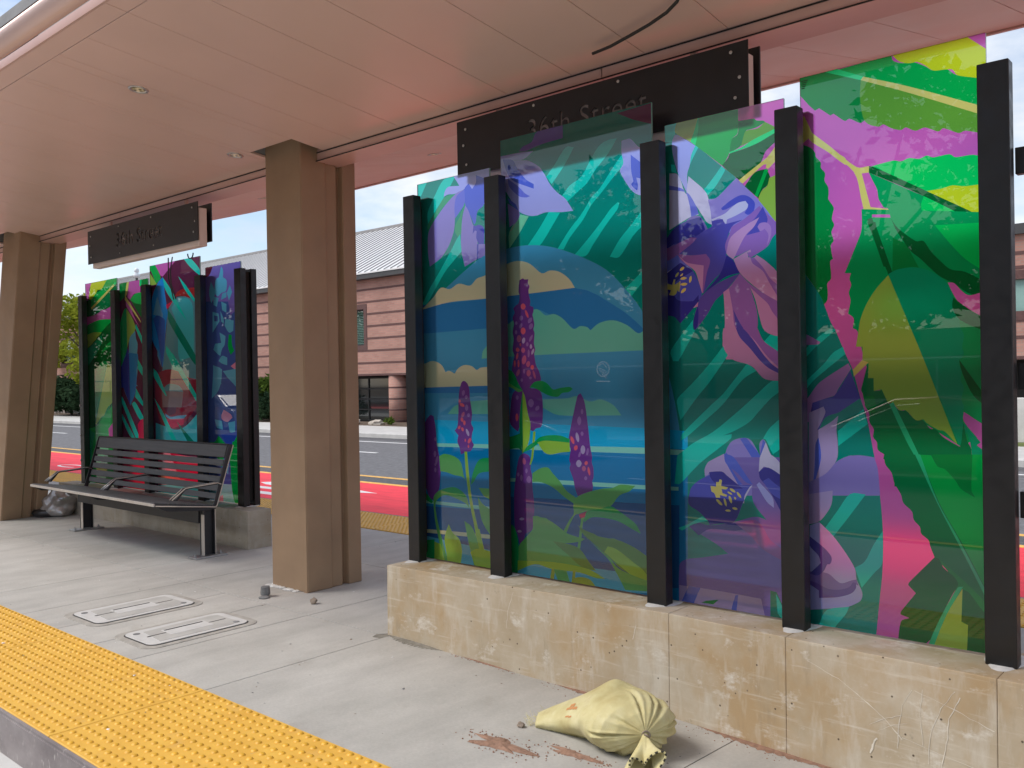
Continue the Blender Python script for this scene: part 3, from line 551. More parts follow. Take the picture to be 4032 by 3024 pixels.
pk -1958 2031 -1916 1990 -1870 1947 -1848 1907 -1812 1852 -1813 1783 -1886 1817 -1913 1889 -1931 1965
pk -2100 2018 -2070 2034 -2052 1933 -2043 1852 -2001 1774 -1931 1683 -2091 1687 -2109 1760 -2095 1832 -2096 1959
pd2 -2048 1929 -2023 1878 -1990 1827 -1934 1771 -1874 1681 -1935 1683 -2006 1778 -2034 1847
pk -2269 1952 -2240 1980 -2243 1957
tealst -2271 1892 -2271 1846 -2261 1836 -2359 1685 -2392 1686 -2402 1743
tealst -1859 1798 -1813 1787 -1805 1705 -1892 1765
tealst -2104 1754 -2078 1712 -2131 1642 -2194 1565 -2251 1505 -2354 1381 -2369 1453 -2368 1493 -2287 1566 -2192 1657
tealst -1932 1628 -1979 1665 -2033 1604 -2114 1514 -2170 1468 -2345 1313 -2356 1279 -2324 1294 -2197 1395 -2114 1464 -2039 1550 -1994 1594
tealst -1812 1583 -1858 1575 -1924 1522 -1997 1460 -2071 1401 -2172 1326 -2282 1268 -2363 1208 -2304 1239 -2147 1300 -2057 1334 -1974 1380 -1921 1434 -1864 1492 -1812 1535
tealst -1815 1401 -1871 1352 -1904 1302 -1890 1298 -1868 1255 -1854 1230 -1817 1266
tealst -2067 1320 -2073 1297 -2149 1240 -2252 1162 -2360 1058 -2393 1056 -2380 1160 -2368 1208 -2282 1254 -2173 1299
pk -2108 1804 -2104 1750 -2085 1713 -2046 1680 -1979 1661 -1946 1642 -1913 1606 -1890 1588 -1848 1579 -1812 1578 -1810 1708 -1850 1731 -1896 1773 -1919 1813 -1928 1831 -2103 1840
mv2 -2005 1835 -1923 1831 -1896 1773 -1850 1731 -1810 1708 -1811 1635 -1874 1693 -1943 1779
pd2 -2036 1837 -2000 1835 -1948 1779 -1897 1707 -1852 1657 -1811 1626 -1811 1609 -1871 1640 -1917 1681 -1963 1736 -2015 1791
pl2 -2217 1108 -2219 1131 -2201 1165 -2165 1189 -2111 1214 -2093 1251 -2068 1284 -2024 1301 -1985 1302 -1966 1292 -1947 1266 -1920 1218 -1923 1280 -1904 1300 -1893 1290 -1886 1264 -1859 1221 -1805 1158 -1807 1037 -2219 1007
g2t -1966 1296 -1947 1270 -1920 1218 -1923 1275 -1911 1300
lv2 -2220 1108 -2201 1165 -2165 1192 -2111 1214 -2109 1183 -2051 1109 -2032 1074 -2101 1111 -2130 1132 -2196 1126
pm -2099 1229 -2112 1196 -2080 1139 -2042 1074 -1989 1077 -2050 1168
pm -2024 1299 -1990 1302 -1957 1265 -1920 1218 -1930 1174 -1958 1203 -1991 1251
pm -1922 1218 -1904 1298 -1893 1285 -1905 1241
lv -1890 1285 -1859 1216 -1805 1154 -1806 1115 -1883 1167 -1926 1143 -1927 1191 -1915 1227
pl3 -2373 635 -2330 674 -2240 694 -2097 729 -2157 768 -2238 805 -2290 828 -2319 848 -2300 864 -2191 861 -2055 891 -1934 925 -1810 871 -1818 392 -2380 294
pl3 -2109 1204 -1818 1217 -1798 1045 -1803 741 -1866 777 -1874 864 -1887 907 -1957 989 -1965 1077 -2013 1074
pm3 -2308 1008 -2297 1042 -2259 1077 -2202 1108 -2151 1129 -2120 1133 -2042 1077 -1965 1077 -1989 1040 -2014 985 -2060 891 -2135 875 -2196 860 -2206 882 -2257 924 -2309 952 -2316 980
pdd -2194 1127 -2125 1133 -2091 1115 -2037 1073 -2013 1056 -2092 1051 -2162 1074 -2187 1100
pdd -2313 994 -2153 1001 -2014 994 -2060 891 -2135 875 -2196 860 -2206 882 -2257 924 -2309 952
lv2 -2217 1107 -2219 1139 -2201 1173 -2170 1192 -2109 1222 -2100 1178 -2037 1073 -2096 1114 -2125 1133 -2191 1127 -2202 1113
pm -2111 1222 -2059 1207 -2002 1133 -1960 1078 -1998 1089 -2036 1127 -2100 1173
lv -1922 1213 -1859 1224 -1805 1166 -1806 1118 -1865 1158 -1902 1169 -1928 1142 -1925 1186
pdd -1928 1142 -1897 1165 -1860 1158 -1797 1119 -1800 924 -1853 1019 -1889 1074 -1922 1111
pm3 -1908 1099 -1879 1116 -1834 1082 -1797 1071 -1798 1010 -1862 1040
lv -1962 1078 -1990 1031 -2014 985 -2007 985 -2004 1021 -1979 1063
pl -1927 1093 -1862 1027 -1854 975 -1891 1003 -1941 1079
ye2 -2187 1058 -2157 1056 -2156 1079 -2141 1080 -2136 1094 -2124 1090 -2129 1062 -2092 1056 -2102 1046 -2127 1046 -2122 1026 -2097 1019 -2102 1010 -2137 1016 -2135 1003 -2158 1001 -2168 1023 -2183 1031
pdd -2319 848 -2300 864 -2258 868 -2196 860 -2055 882 -1959 874 -2056 846 -2191 842 -2259 803
mv -2055 882 -1958 909 -1911 878 -1875 820 -1820 783 -1821 730 -1913 772 -1983 836
lv2 -2375 536 -2161 538 -1927 532 -1892 379 -2380 294
pm -2322 539 -2253 539 -2292 454 -2342 301 -2372 418
g2 -2249 465 -2223 478 -2152 494 -2183 466
pm -2061 530 -2047 532 -2053 477 -2074 347 -2104 342 -2082 463
g2t -1879 579 -1847 575 -1816 505 -1809 393 -1882 381
tealst -1851 569 -1816 505 -1808 437 -1844 475
tealst -2375 829 -2311 859 -2236 902 -2206 882 -2289 856 -2354 817
g2 -1744 2680 -1674 2659 -1644 2641 -1627 2616 -1625 2599 -1602 2570 -1602 2545 -1583 2517 -1586 2484 -1570 2452 -1568 2419 -1570 2398 -1546 2357 -1550 2333 -1555 2304 -1545 2278 -1558 2247 -1550 2217 -1550 2204 -1561 2189 -1558 2147 -1552 2126 -1566 2115 -1563 2068 -1564 2035 -1581 2016 -1579 1978 -1582 1941 -1599 1921 -1607 1950 -1641 2007 -1687 2076 -1752 2185
g3b -1744 2698 -1674 2659 -1657 2597 -1664 2429 -1675 2058 -1752 2185
g1 -1718 2979 -1559 2970 -1285 2980 -1278 2951 -1239 2931 -1193 2923 -1148 2895 -1117 2870 -1067 2865 -1024 2828 -910 2791 -913 2568 -997 2594 -1021 2589 -1058 2609 -1082 2621 -1101 2611 -1152 2638 -1191 2632 -1230 2654 -1250 2647 -1289 2662 -1323 2686 -1344 2680 -1391 2714 -1405 2721 -1423 2712 -1469 2741 -1490 2735 -1540 2778 -1555 2773 -1606 2817 -1625 2810 -1651 2838 -1692 2891 -1719 2927
g2 -1718 2983 -1559 2974 -1406 2905 -1418 2816 -1404 2719 -1423 2712 -1469 2741 -1490 2735 -1540 2778 -1555 2773 -1606 2817 -1625 2810 -1651 2838 -1692 2891 -1719 2927
limeb -1285 2980 -979 2978 -909 2904 -910 2781 -955 2801 -1024 2828 -1042 2855 -1073 2863 -1117 2870 -1148 2898 -1180 2921 -1213 2924 -1252 2941
pink -985 2975 -902 2980 -903 2896
go -1417 2900 -1214 2798 -912 2636 -913 2562 -997 2594 -1021 2589 -1058 2609 -1082 2621 -1101 2611 -1152 2638 -1191 2632 -1230 2654 -1250 2647 -1289 2662 -1323 2686 -1344 2680 -1402 2716 -1421 2816
gb -1581 2976 -1523 2976 -1406 2913 -1417 2900
ye -1406 2913 -1214 2825 -912 2670 -912 2634 -1214 2798 -1417 2900
ye -1742 2783 -1676 2795 -1653 2743 -1640 2711 -1571 2640 -1525 2598 -1489 2567 -1489 2538 -1525 2569 -1592 2635 -1651 2693 -1709 2661 -1744 2672
ye -1653 2742 -1638 2710 -1565 2641 -1443 2522 -1387 2516 -1388 2488 -1419 2489 -1383 2335 -1308 2317 -1302 2292 -1382 2307 -1380 2289 -1405 2285 -1424 2383 -1454 2502 -1565 2608 -1654 2683
gb2 -1387 2512 -1285 2522 -1252 2513 -1218 2521 -1179 2511 -1147 2519 -1122 2507 -1059 2509 -1035 2492 -968 2490 -915 2464 -918 2204 -1156 2371 -1388 2498
limeb -1149 2370 -1092 2371 -1049 2378 -1000 2367 -916 2366 -918 2211
g2b -1388 2488 -1162 2351 -1173 2305 -1145 2240 -1101 2167 -1053 2095 -962 2006 -1501 2056 -1441 2193 -1401 2288 -1380 2289 -1299 2278 -1308 2317 -1328 2327 -1348 2365 -1354 2408 -1374 2454
gb2 -1162 2351 -918 2191 -921 2009 -974 2047 -1053 2095 -1145 2234 -1173 2305
g3 -1387 2516 -1367 2509 -1156 2374 -918 2217 -918 2185 -1162 2351 -1354 2468 -1388 2488
g2b -1422 2332 -1423 2247 -1442 2185 -1453 2136 -1464 2094 -1465 2073 -1480 2031 -1473 2002 -1484 1967 -1477 1931 -1489 1874 -1464 1851 -1469 1808 -1448 1793 -1401 1606 -1300 1479 -1027 1293 -923 1402 -912 2248
gb2 -1120 2222 -918 2209 -921 2001 -1004 2068 -1064 2142
g3 -1289 2244 -1224 2146 -1178 2161 -1134 2109 -1066 2035 -1005 2016 -921 1962 -922 1923 -982 1921 -1054 1974 -1110 2012 -1179 2087 -1224 2132
g3 -1398 2284 -1377 2288 -1312 2067 -1332 2069
g3 -1299 2278 -1269 2229 -1197 2165 -1165 2161 -1134 2110 -1078 2045 -1135 2050 -1198 2131 -1224 2148 -1269 2208
g3 -1398 2272 -1363 2267 -1357 2238 -1295 2043 -1312 2034 -1388 2242
g2 -1295 2043 -1238 2055 -1186 2050 -1110 2009 -1079 1976 -1161 2010 -1237 2154 -1290 2188
g2c -1312 2034 -1272 2051 -1199 2052 -1135 2028 -1076 1975 -1052 1913 -1056 1880 -1032 1825 -1026 1785 -1014 1758 -1021 1705 -1015 1679 -1034 1646 -1025 1606 -1029 1573 -1017 1539 -1027 1493 -1018 1460 -1025 1400 -1007 1367 -1036 1296
pink -1419 2489 -1395 2487 -1355 2380 -1328 2327 -1380 2334
pink -1377 2302 -1302 2292 -1299 2278 -1377 2290
g3b -1406 1650 -1403 1587 -1381 1585 -1380 1528 -1344 1532 -1318 1472 -1303 1480 -1276 1445 -1246 1441 -1209 1404 -1183 1406 -1150 1368 -1128 1365 -1104 1338 -1079 1320 -1035 1295 -1029 1321 -1021 1398 -1008 1322 -992 1285 -992 1134 -1300 1113 -1303 1193 -1345 1231 -1341 1251 -1368 1270 -1371 1302 -1387 1326 -1384 1359 -1402 1391 -1403 1431 -1421 1464 -1420 1504 -1436 1529 -1427 1569
g2 -1432 1529 -1420 1504 -1384 1508 -1373 1476 -1377 1432 -1401 1431 -1409 1443 -1421 1472
lime -1312 2030 -1361 1979 -1403 1918 -1433 1849 -1444 1793 -1456 1725 -1427 1724 -1428 1656 -1401 1649 -1405 1585 -1381 1584 -1381 1528 -1347 1535 -1321 1475 -1300 1475 -1274 1444 -1247 1444 -1208 1403 -1176 1407 -1163 1391 -1119 1364 -1094 1358 -1045 1303 -1105 1473 -1191 1712
pink -1073 1978 -1048 1973 -1018 1937 -988 1918 -916 1936 -918 1806 -995 1863 -1031 1892 -1055 1934
g3 -1052 1913 -995 1863 -918 1806 -918 1760 -1026 1818 -1056 1874
g3 -1034 1656 -922 1480 -922 1454 -981 1506 -1022 1599
pink -1019 1440 -983 1414 -924 1362 -925 1251 -972 1302 -960 1322 -1019 1400
ye -1471 1623 -1430 1665 -1402 1654 -1467 1592
g1 -1196 1253 -1159 1247 -1138 1225 -1124 1202 -1095 1196 -1049 1145 -1046 1130 -1150 1123
g1t -1316 1470 -1299 1480 -1196 1253 -1146 1124 -1161 1123 -1211 1241 -1248 1314
g2c -1021 1398 -957 1316 -971 1304 -944 1272 -946 1137 -992 1134 -992 1285
g3b -1341 1250 -1341 1238 -1336 1206 -1311 1172 -1300 1128 -1274 1082 -1263 1044 -1229 1011 -1222 976 -1197 947 -1193 920 -1164 895 -1157 869 -1140 826 -1129 822 -929 621 -920 1268
g2 -1145 1259 -985 1265 -994 1121 -980 1086 -1032 1119 -1056 1155 -1095 1199 -1123 1209
g1 -1196 1256 -1148 1255 -1123 1209 -1095 1199 -1056 1155 -1032 1119 -980 1088 -994 1121 -988 1265 -920 1268 -928 696 -951 730 -1035 901 -1118 1055 -1189 1245
g1t -1213 1256 -1192 1257 -1125 1062 -1049 919 -928 674 -929 644 -1019 835 -1126 1054
g2 -1143 828 -1129 826 -929 636 -931 471 -1008 609 -1050 720 -1086 769
g3 -1140 826 -1122 819 -1108 789 -1086 769 -1062 749 -1050 720 -1070 683 -1103 609 -1133 511 -1223 416 -1299 402 -1282 529 -1246 551 -1282 561 -1281 573 -1218 662 -1249 693 -1245 705
g2 -1048 725 -930 573 -932 423 -1186 412 -1133 546
g1t -1052 709 -1031 716 -1092 599 -1141 471 -1153 418 -1186 412 -1118 580
lime -1034 707 -1040 569 -1015 560 -1021 432 -1156 418 -1141 471 -1092 599
g3 -1031 704 -1010 696 -969 641 -929 580 -932 415 -1021 432 -1014 560 -1040 573
tealst -1698 1713 -1584 1805 -1542 1807 -1646 1724 -1699 1671
tealst -1514 1727 -1503 1694 -1587 1630 -1657 1572 -1701 1517 -1701 1560 -1604 1651 -1561 1700
pk2 -1491 1652 -1479 1628 -1538 1538 -1555 1509 -1594 1496 -1658 1475 -1673 1386 -1703 1385 -1702 1458 -1662 1521 -1618 1572
pd2 -1483 1619 -1440 1496 -1515 1447 -1540 1430 -1599 1408 -1634 1344 -1639 1353 -1599 1437 -1668 1433 -1658 1475 -1594 1496 -1555 1509
lv2 -1676 1428 -1607 1458 -1599 1429 -1639 1348 -1574 1388 -1540 1417 -1549 1355 -1544 1284 -1552 1213 -1612 1139 -1682 1088 -1679 1301
pm -1633 1317 -1623 1260 -1624 1210 -1651 1116 -1660 1115 -1654 1175 -1648 1281
tealst -1429 1447 -1410 1382 -1542 1280 -1543 1347
pk2 -1724 1765 -1690 1796 -1617 1752 -1628 1742 -1724 1742
pl2 -1552 1205 -1510 1232 -1460 1242 -1416 1240 -1382 1235 -1366 1126 -1363 1069 -1683 1046 -1682 1071 -1612 1139
pl2 -1552 1208 -1510 1231 -1485 1240 -1384 1236 -1369 1185 -1361 1072 -1447 1070 -1520 1079 -1568 1078 -1683 1036 -1682 1108 -1603 1151
lv2 -1682 1053 -1571 1077 -1576 1019 -1598 975 -1637 930 -1685 913
tealst -1492 1067 -1423 1070 -1497 967 -1570 869 -1609 903 -1547 992
tealst -1352 916 -1356 774 -1392 725 -1447 653 -1476 739 -1431 773 -1394 847
pl -1680 909 -1635 928 -1574 873 -1516 800 -1476 735 -1469 687 -1445 633 -1450 599 -1471 580 -1520 555 -1687 517
pl3 -1684 696 -1602 698 -1560 670 -1535 661 -1494 679 -1469 687 -1461 659 -1486 672 -1502 649 -1544 631 -1599 627 -1685 653
pd2 -1681 858 -1617 814 -1584 780 -1580 760 -1589 740 -1601 738 -1619 704 -1649 681 -1684 687 -1653 717 -1631 741 -1639 769 -1656 788 -1682 815
pd3 -1685 653 -1650 645 -1599 627 -1544 631 -1502 649 -1486 672 -1473 670 -1472 649 -1494 621 -1553 596 -1642 579 -1642 613 -1685 636
tealst -1605 530 -1504 560 -1521 522 -1563 466 -1589 419 -1649 426 -1640 465
ye2 -2324 2149 -2335 2146 -2342 2147 -2341 2154 -2334 2161 -2324 2165 -2317 2163 -2317 2157
ye2 -2354 2124 -2363 2117 -2369 2116 -2369 2122 -2364 2131 -2355 2138 -2349 2139 -2349 2134
ye2 -2329 2121 -2337 2118 -2341 2118 -2340 2121 -2335 2127 -2328 2131 -2324 2131 -2325 2127
ye2 -2321 2099 -2335 2100 -2341 2104 -2336 2109 -2323 2113 -2310 2111 -2303 2107 -2308 2102
ye2 -2275 2095 -2281 2084 -2287 2080 -2290 2086 -2290 2099 -2284 2111 -2278 2115 -2275 2109
ye2 -2319 2068 -2334 2071 -2340 2076 -2335 2081 -2321 2083 -2306 2081 -2300 2076 -2305 2071
ye2 -2317 2038 -2330 2032 -2338 2032 -2337 2039 -2329 2050 -2317 2056 -2309 2055 -2309 2048
ye2 -2063 1049 -2054 1041 -2052 1035 -2059 1034 -2071 1038 -2081 1046 -2082 1053 -2075 1053
ye2 -2080 1033 -2072 1028 -2070 1023 -2075 1022 -2085 1025 -2093 1031 -2095 1035 -2090 1036
ye2 -2028 1027 -2022 1016 -2022 1009 -2028 1011 -2039 1020 -2045 1032 -2045 1038 -2038 1036
ye2 -2073 1000 -2071 986 -2074 979 -2080 983 -2087 995 -2089 1009 -2087 1016 -2080 1012
ye2 -2102 984 -2100 969 -2102 962 -2108 967 -2114 980 -2116 995 -2114 1002 -2108 997
ye2 -2135 985 -2125 973 -2124 966 -2133 966 -2146 974 -2156 985 -2157 993 -2148 993
ye2 -2078 942 -2084 938 -2094 937 -2104 938 -2110 942 -2103 946 -2093 948 -2083 946
ye2 -2042 953 -2049 949 -2058 949 -2067 952 -2071 958 -2064 961 -2055 962 -2046 958
ye2 -2050 1009 -2049 1004 -2051 1000 -2055 1000 -2059 1004 -2060 1009 -2058 1012 -2055 1012
"""
ART_LEFT = """
g3 -12209 3208 -10720 3064 -10852 -204 -12368 -358
mar2 -10765 3068 -8783 3153 -8893 -6 -10899 -209
pl3 -8752 3011 -7953 2926 -7972 2361 -8773 2413
bd -8770 2505 -7969 2448 -8046 80 -8857 -2
pink -11718 2938 -11478 2934 -11556 2858 -11546 2814 -11588 2717 -11728 2727
limeb -11478 2934 -11027 2944 -11101 2876 -11224 2832 -11321 2829 -11373 2778 -11499 2722 -11574 2738 -11532 2845
g1 -11027 2944 -10748 2941 -10750 2888 -11504 2623 -11499 2722 -11347 2798 -11200 2830
ye -10819 2889 -10808 2862 -11493 2590 -11504 2623
gb -10866 2877 -10807 2893 -10808 2862 -10867 2845
g3b -11493 2590 -10797 2850 -10760 2647 -10994 2611 -11066 2583 -11210 2571 -11284 2544 -11483 2512
pink -11737 2516 -11496 2513 -11284 2544 -11210 2571 -11066 2578 -10760 2647 -10769 2416 -10989 2445 -11264 2445 -11500 2414 -11743 2383
g1 -11743 2383 -11337 2449 -10989 2445 -10769 2416 -10771 2374 -10991 2397 -11524 2151 -11756 2071
lime -11748 2261 -11467 2303 -11222 2291 -11524 2151 -11756 2060
g2c -11757 2049 -11223 2259 -11228 2151 -11482 1963 -11768 1804
g1 -10778 2185 -11000 2163 -11158 2094 -11233 2032 -11003 2099 -10781 2122
g2b -11418 1702 -11389 1811 -11287 1895 -11141 1929 -11047 1900 -10978 1856 -11008 1397 -11267 1212 -11418 1133 -11441 1461
lime -11071 1895 -10908 1833 -10924 1461 -11069 1365 -11118 1332 -11193 1256 -11266 1233 -11418 1133 -11442 1143
g1 -11646 1073 -11418 1111 -11268 1201 -10986 1365 -10808 1461 -10833 827 -11289 700 -11610 132 -11815 116
g2c -11807 901 -11646 1073 -11472 1022 -11586 687 -11661 128 -11841 114
pink -11080 1086 -10816 1250 -10829 933 -11062 947
g2 -10751 2867 -10502 2872 -10528 2776 -10576 2696 -10760 2626
pink -10458 2868 -10176 2869 -10182 2707 -10333 2709 -10445 2645 -10510 2681
pink -10556 2653 -10424 2603 -10385 2487 -10219 2303 -10537 2569
ye -10513 2873 -10458 2868 -10508 2733 -10554 2695 -10215 2405 -10174 2352 -10237 2401 -10578 2655 -10563 2737
gb -10197 2861 -10133 2865 -10158 2786 -10200 2790
g2 -10144 2866 -9945 2864 -9949 2749 -10147 2786
g3 -10423 2633 -10145 2563 -10151 2401
g1 -10445 2645 -10311 2707 -10139 2714 -10145 2568 -10315 2595
g2b -10752 2268 -10605 2532 -10515 2547 -10534 2081 -10700 1857 -10771 1806
lime -10537 2548 -10409 2437 -10326 2329 -10328 2278 -10486 2152 -10534 2081
tealst -10303 2349 -10119 2147 -10122 2056 -10327 2309
sbl -10486 2152 -10328 2268 -10310 2175 -10270 2102 -10310 1899 -10281 1816 -10331 1634 -10289 1612 -10464 1614
pdb -10772 1764 -10701 1825 -10534 2071 -10492 2007 -10509 1593 -10779 1595
bl2 -10679 1828 -10559 2002 -10274 1993 -10267 1911 -10314 1800 -10307 1718 -10358 1523 -10484 1379 -10643 1587
pdb -10772 1777 -10559 2002 -10493 2000 -10491 1379 -10643 1587
tealst -10277 1932 -10111 1785 -10115 1694 -10281 1819
tealst -10782 1535 -10693 1482 -10606 1399 -10269 1012 -10229 952 -10357 989 -10696 1399 -10785 1461
tealst -10790 1335 -10701 1273 -10570 1160 -10400 1009 -10358 948 -10553 1046
tealst -10450 1400 -10362 1421 -10133 1219 -10136 1158 -10282 1237
tealst -10333 1585 -10127 1391 -10128 1350 -10359 1482
red2 -10133 1219 -10155 651 -10370 639 -10291 1002 -10307 1155 -10218 1217
red2 -10810 828 -10151 752 -10171 244 -10836 192
g1 -9981 3007 -9816 2996 -9700 2866 -9691 2826 -9804 2777 -9901 2925 -9982 2972
lime -9982 2962 -9938 2918 -9863 2851 -9784 2775 -9990 2773
pink -9816 3006 -9342 3002 -9640 2851 -9690 2866
bl3 -9774 2774 -9640 2846 -9603 2780 -9606 2702 -9572 2562 -9537 2433 -9559 2366 -9606 2174 -9633 1979 -9679 1813 -9773 1983 -9929 2188 -9914 2587
sbl -9779 2636 -9656 2421 -9658 2382 -9878 2435
bl4 -9787 2419 -9648 2381 -9599 2349 -9631 2028 -9698 1833 -9768 2132 -9880 2385
sbl -9791 2053 -9699 1814 -9795 1954
sbg -9516 2481 -9357 2585 -9186 2592 -9039 2562 -8806 2489 -8838 1581 -9788 1588 -9679 1813 -9561 2318
redf -9375 2606 -9316 2650 -9221 2671 -9146 2674 -9034 2674 -8800 2665 -8804 2544 -9039 2562 -9186 2596
cyg -9457 2477 -9339 2555 -9131 2569 -8987 2464 -8979 1929 -9080 1913 -9174 1897 -9269 1871 -9322 1969 -9331 2257
red2 -9573 2523 -9415 2561 -9496 2499 -9555 2473
tealst -9641 2842 -9506 2732 -9375 2606 -9121 2322 -9194 2374 -9397 2531 -9586 2700
tealst -9291 2825 -9144 2721 -8974 2576 -8808 2424 -9110 2624
tealst -9171 3008 -9059 3016 -8846 2873 -8796 2785 -8849 2799 -9026 2900
g2t -9536 2472 -9422 2378 -8969 1957 -8830 1813 -8964 1835 -9134 1972 -9521 2335
tealst -9590 2065 -9400 1923 -9073 1583 -9222 1584 -9593 1987
mar3 -9864 1731 -9700 1777 -9541 1793 -9348 1770 -9125 1699 -8835 1667 -8842 1463 -9084 1273 -9237 1176 -9430 1124 -9644 1138 -9782 1224 -9856 1402 -9867 1661
sbg -9709 1561 -9547 1628 -9316 1606 -9224 1539 -9264 1482 -9691 1482
tan -9709 1551 -9224 1539 -9268 1367 -9696 1364
mar2 -9676 1364 -9382 1366 -9404 1298 -9561 1267
sbl -9639 1295 -9522 1258 -9367 1270 -9158 1282 -9254 1233 -9484 1229 -9620 1256
red2 -9602 1227 -9216 1243 -9237 1176 -9468 1133 -9564 1169
cyg -9864 1183 -9605 1139 -9372 1115 -9143 1178 -8846 1351 -8860 951 -9873 964
tealst -9892 1811 -9782 1739 -9592 1491 -9631 1501 -9885 1711
tealst -9894 1472 -9698 1314 -9377 980 -9474 977 -9720 1245
tealst -9535 1969 -9437 1965 -8844 1407 -8846 1351 -8951 1434 -9311 1750
g2t -9388 1211 -8861 904 -8865 811 -9150 988
red2 -9815 867 -8865 811 -8875 531 -9830 469
cyg -9830 469 -8875 531 -8883 297 -9840 220
mar -8757 2864 -8557 2868 -8629 2779 -8708 2758 -8761 2763
fc -8450 2735 -8396 2847 -8364 2799 -8366 2728 -8301 2695 -8295 2632 -8321 2580 -8405 2569 -8474 2538 -8541 2580 -8520 2696 -8484 2729
fc -8605 2703 -8540 2616 -8533 2561 -8605 2475 -8644 2588
fc -8237 2636 -8198 2562 -8258 2477 -8297 2561
fc -8389 2559 -8305 2570 -8307 2517 -8408 2497
fc -8559 2545 -8458 2519 -8495 2431 -8562 2454
fc -8408 2479 -8309 2445 -8312 2356 -8394 2388
fc -8582 2382 -8463 2356 -8449 2274 -8589 2163
bd -8557 2344 -8481 2330 -8483 2276 -8551 2280
fc -8428 2381 -8364 2296 -8366 2242 -8415 2272
fc -8331 2294 -8175 2267 -8187 2162 -8269 2148 -8350 2224
fc -8453 2157 -8337 2115 -8356 2026 -8408 1983 -8444 1912 -8495 1932 -8578 1980 -8542 2043 -8423 2047
fc -8411 1911 -8311 1890 -8314 1810 -8413 1830 -8480 1859
fc -8593 1817 -8449 1786 -8438 1615 -8591 1616
g1 -8270 2130 -8221 2119 -8216 2021 -8178 1957 -8244 1915 -8291 2006
pkk -8149 1841 -8152 1753 -8248 1799
pl3 -8275 2470 -8127 2494 -8131 2371 -8231 2324
fc -8584 1810 -8415 1770 -8437 1644 -8508 1536 -8631 1463
fc -8399 1751 -8119 1772 -8126 1569 -8318 1687
pkk -8448 1291 -8396 1346 -8265 1302 -8233 1267 -8334 1221 -8433 1246
fc -8578 1244 -8434 1228 -8420 1138 -8538 1153
fc -8317 1212 -8185 1232 -8189 1108 -8288 1114
g1 -8681 1003 -8586 1006 -8507 1072 -8342 969 -8108 1128 -8123 668 -8231 349 -8133 357
bd2 -8456 1083 -8140 1127 -8175 1055 -8293 953 -8390 1022
bd -8377 923 -8298 810 -8270 659 -8240 554 -8456 576 -8469 693
cyl -8697 560 -8175 576 -8216 306 -8707 265
fc -8379 851 -8315 782 -8335 673 -8417 723
pkk -8212 912 -8200 796 -8235 706 -8239 839
g1 -8241 1017 -8111 1022 -8135 313 -8244 446 -8283 748
pkk -8546 424 -8443 450 -8429 360 -8566 331
"""

# ================================================================ GROUND
def struct(name, mb, mats, **k):
    o = mb.build(name, mats, **k); o['kind'] = 'structure'; return o
struct('ground', MB().box(-400, 300, -300, 600, -.9, -.30), 'soil')
# platform: a base with score-jointed slabs
plat = empty('platform', kind='structure')
MB().box(-40, -4.31, 1.655, 7.07, -.29, -.014).box(-4.31, 8, 1.655, 2.41, -.29, -.014).box(-4.31, 8, 2.41, 7.07, -.29, -.18).build('platform_base', 'dark asphalt', plat)
XE = [-40, -30, -22.5, -18.2, -15.6, -13.9, -12.3, -11.2, -10.35, -7.655, -6.80, -6.2, -5.64, -5.135, -4.31, -1.945, -.2, 2.2, 5, 8]
XB = [-40, -30, -22.5, -18.2, -15.6, -13.9, -12.3, -10.35, -9.2, -7.655, -6.80, -5.135, -3.6, -1.945, 0, 2.2, 5, 8]
G_ = .0035
def slab(x0, x1, y0, y1):
    MB().box(x0 + G_, x1 - G_, y0 + G_, y1 - G_, -.05, 0).build('slab', 'platform concrete', plat, bevel=.0018)
def gz(x, y):                                   # the pavement falls a little towards the right-hand wall
    k = np.interp(x, [-4.31, -3.30, -2.30, -1.80, -1.50, 0, 3], [0, .038, .063, .075, .079, .11, .15]); return -float(k) * min(max((y - 2.415) / 1.3, 0), 1.1)
def fall_slab(x0, x1, y0, y1):
    nx, ny = max(2, int((x1 - x0) / .12)), 6; v = []; f = []
    for i in range(nx + 1):
        for j in range(ny + 1):
            x, y = x0 + G_ + (x1 - x0 - 2 * G_) * i / nx, y0 + G_ + (y1 - y0 - 2 * G_) * j / ny; v.append((x, y, gz(x, y)))
    m = len(v); v += [(x, y, -.22) for x, y, z in v]; q = ny + 1
    for i in range(nx):
        for j in range(ny): f += [(i * q + j, (i + 1) * q + j, (i + 1) * q + j + 1, i * q + j + 1)]
    ring = [i * q for i in range(nx + 1)] + [nx * q + j for j in range(1, q)] + [i * q + ny for i in range(nx - 1, -1, -1)] + [j for j in range(ny - 1, 0, -1)]
    for a, b in zip(ring, ring[1:] + ring[:1]): f.append((a, a + m, b + m, b))
    MB().add(v, f).build('slab', 'platform concrete', plat)
for a, b in zip(XE, XE[1:]):
    (slab if b <= -4.30 else fall_slab)(a, b, 2.415, 3.67 if b <= -4.30 else 3.78)
for y0, y1 in ((3.67, 5.02), (5.02, 6.26)):
    for a, b in zip(XB, XB[1:]):
        if y0 > 4 or b <= -4.4: slab(a, b, y0, y1)
        else:
            if a < -4.34: slab(a, -4.34, y0, y1); a = -4.34
            slab(a, b, 4.12, y1)
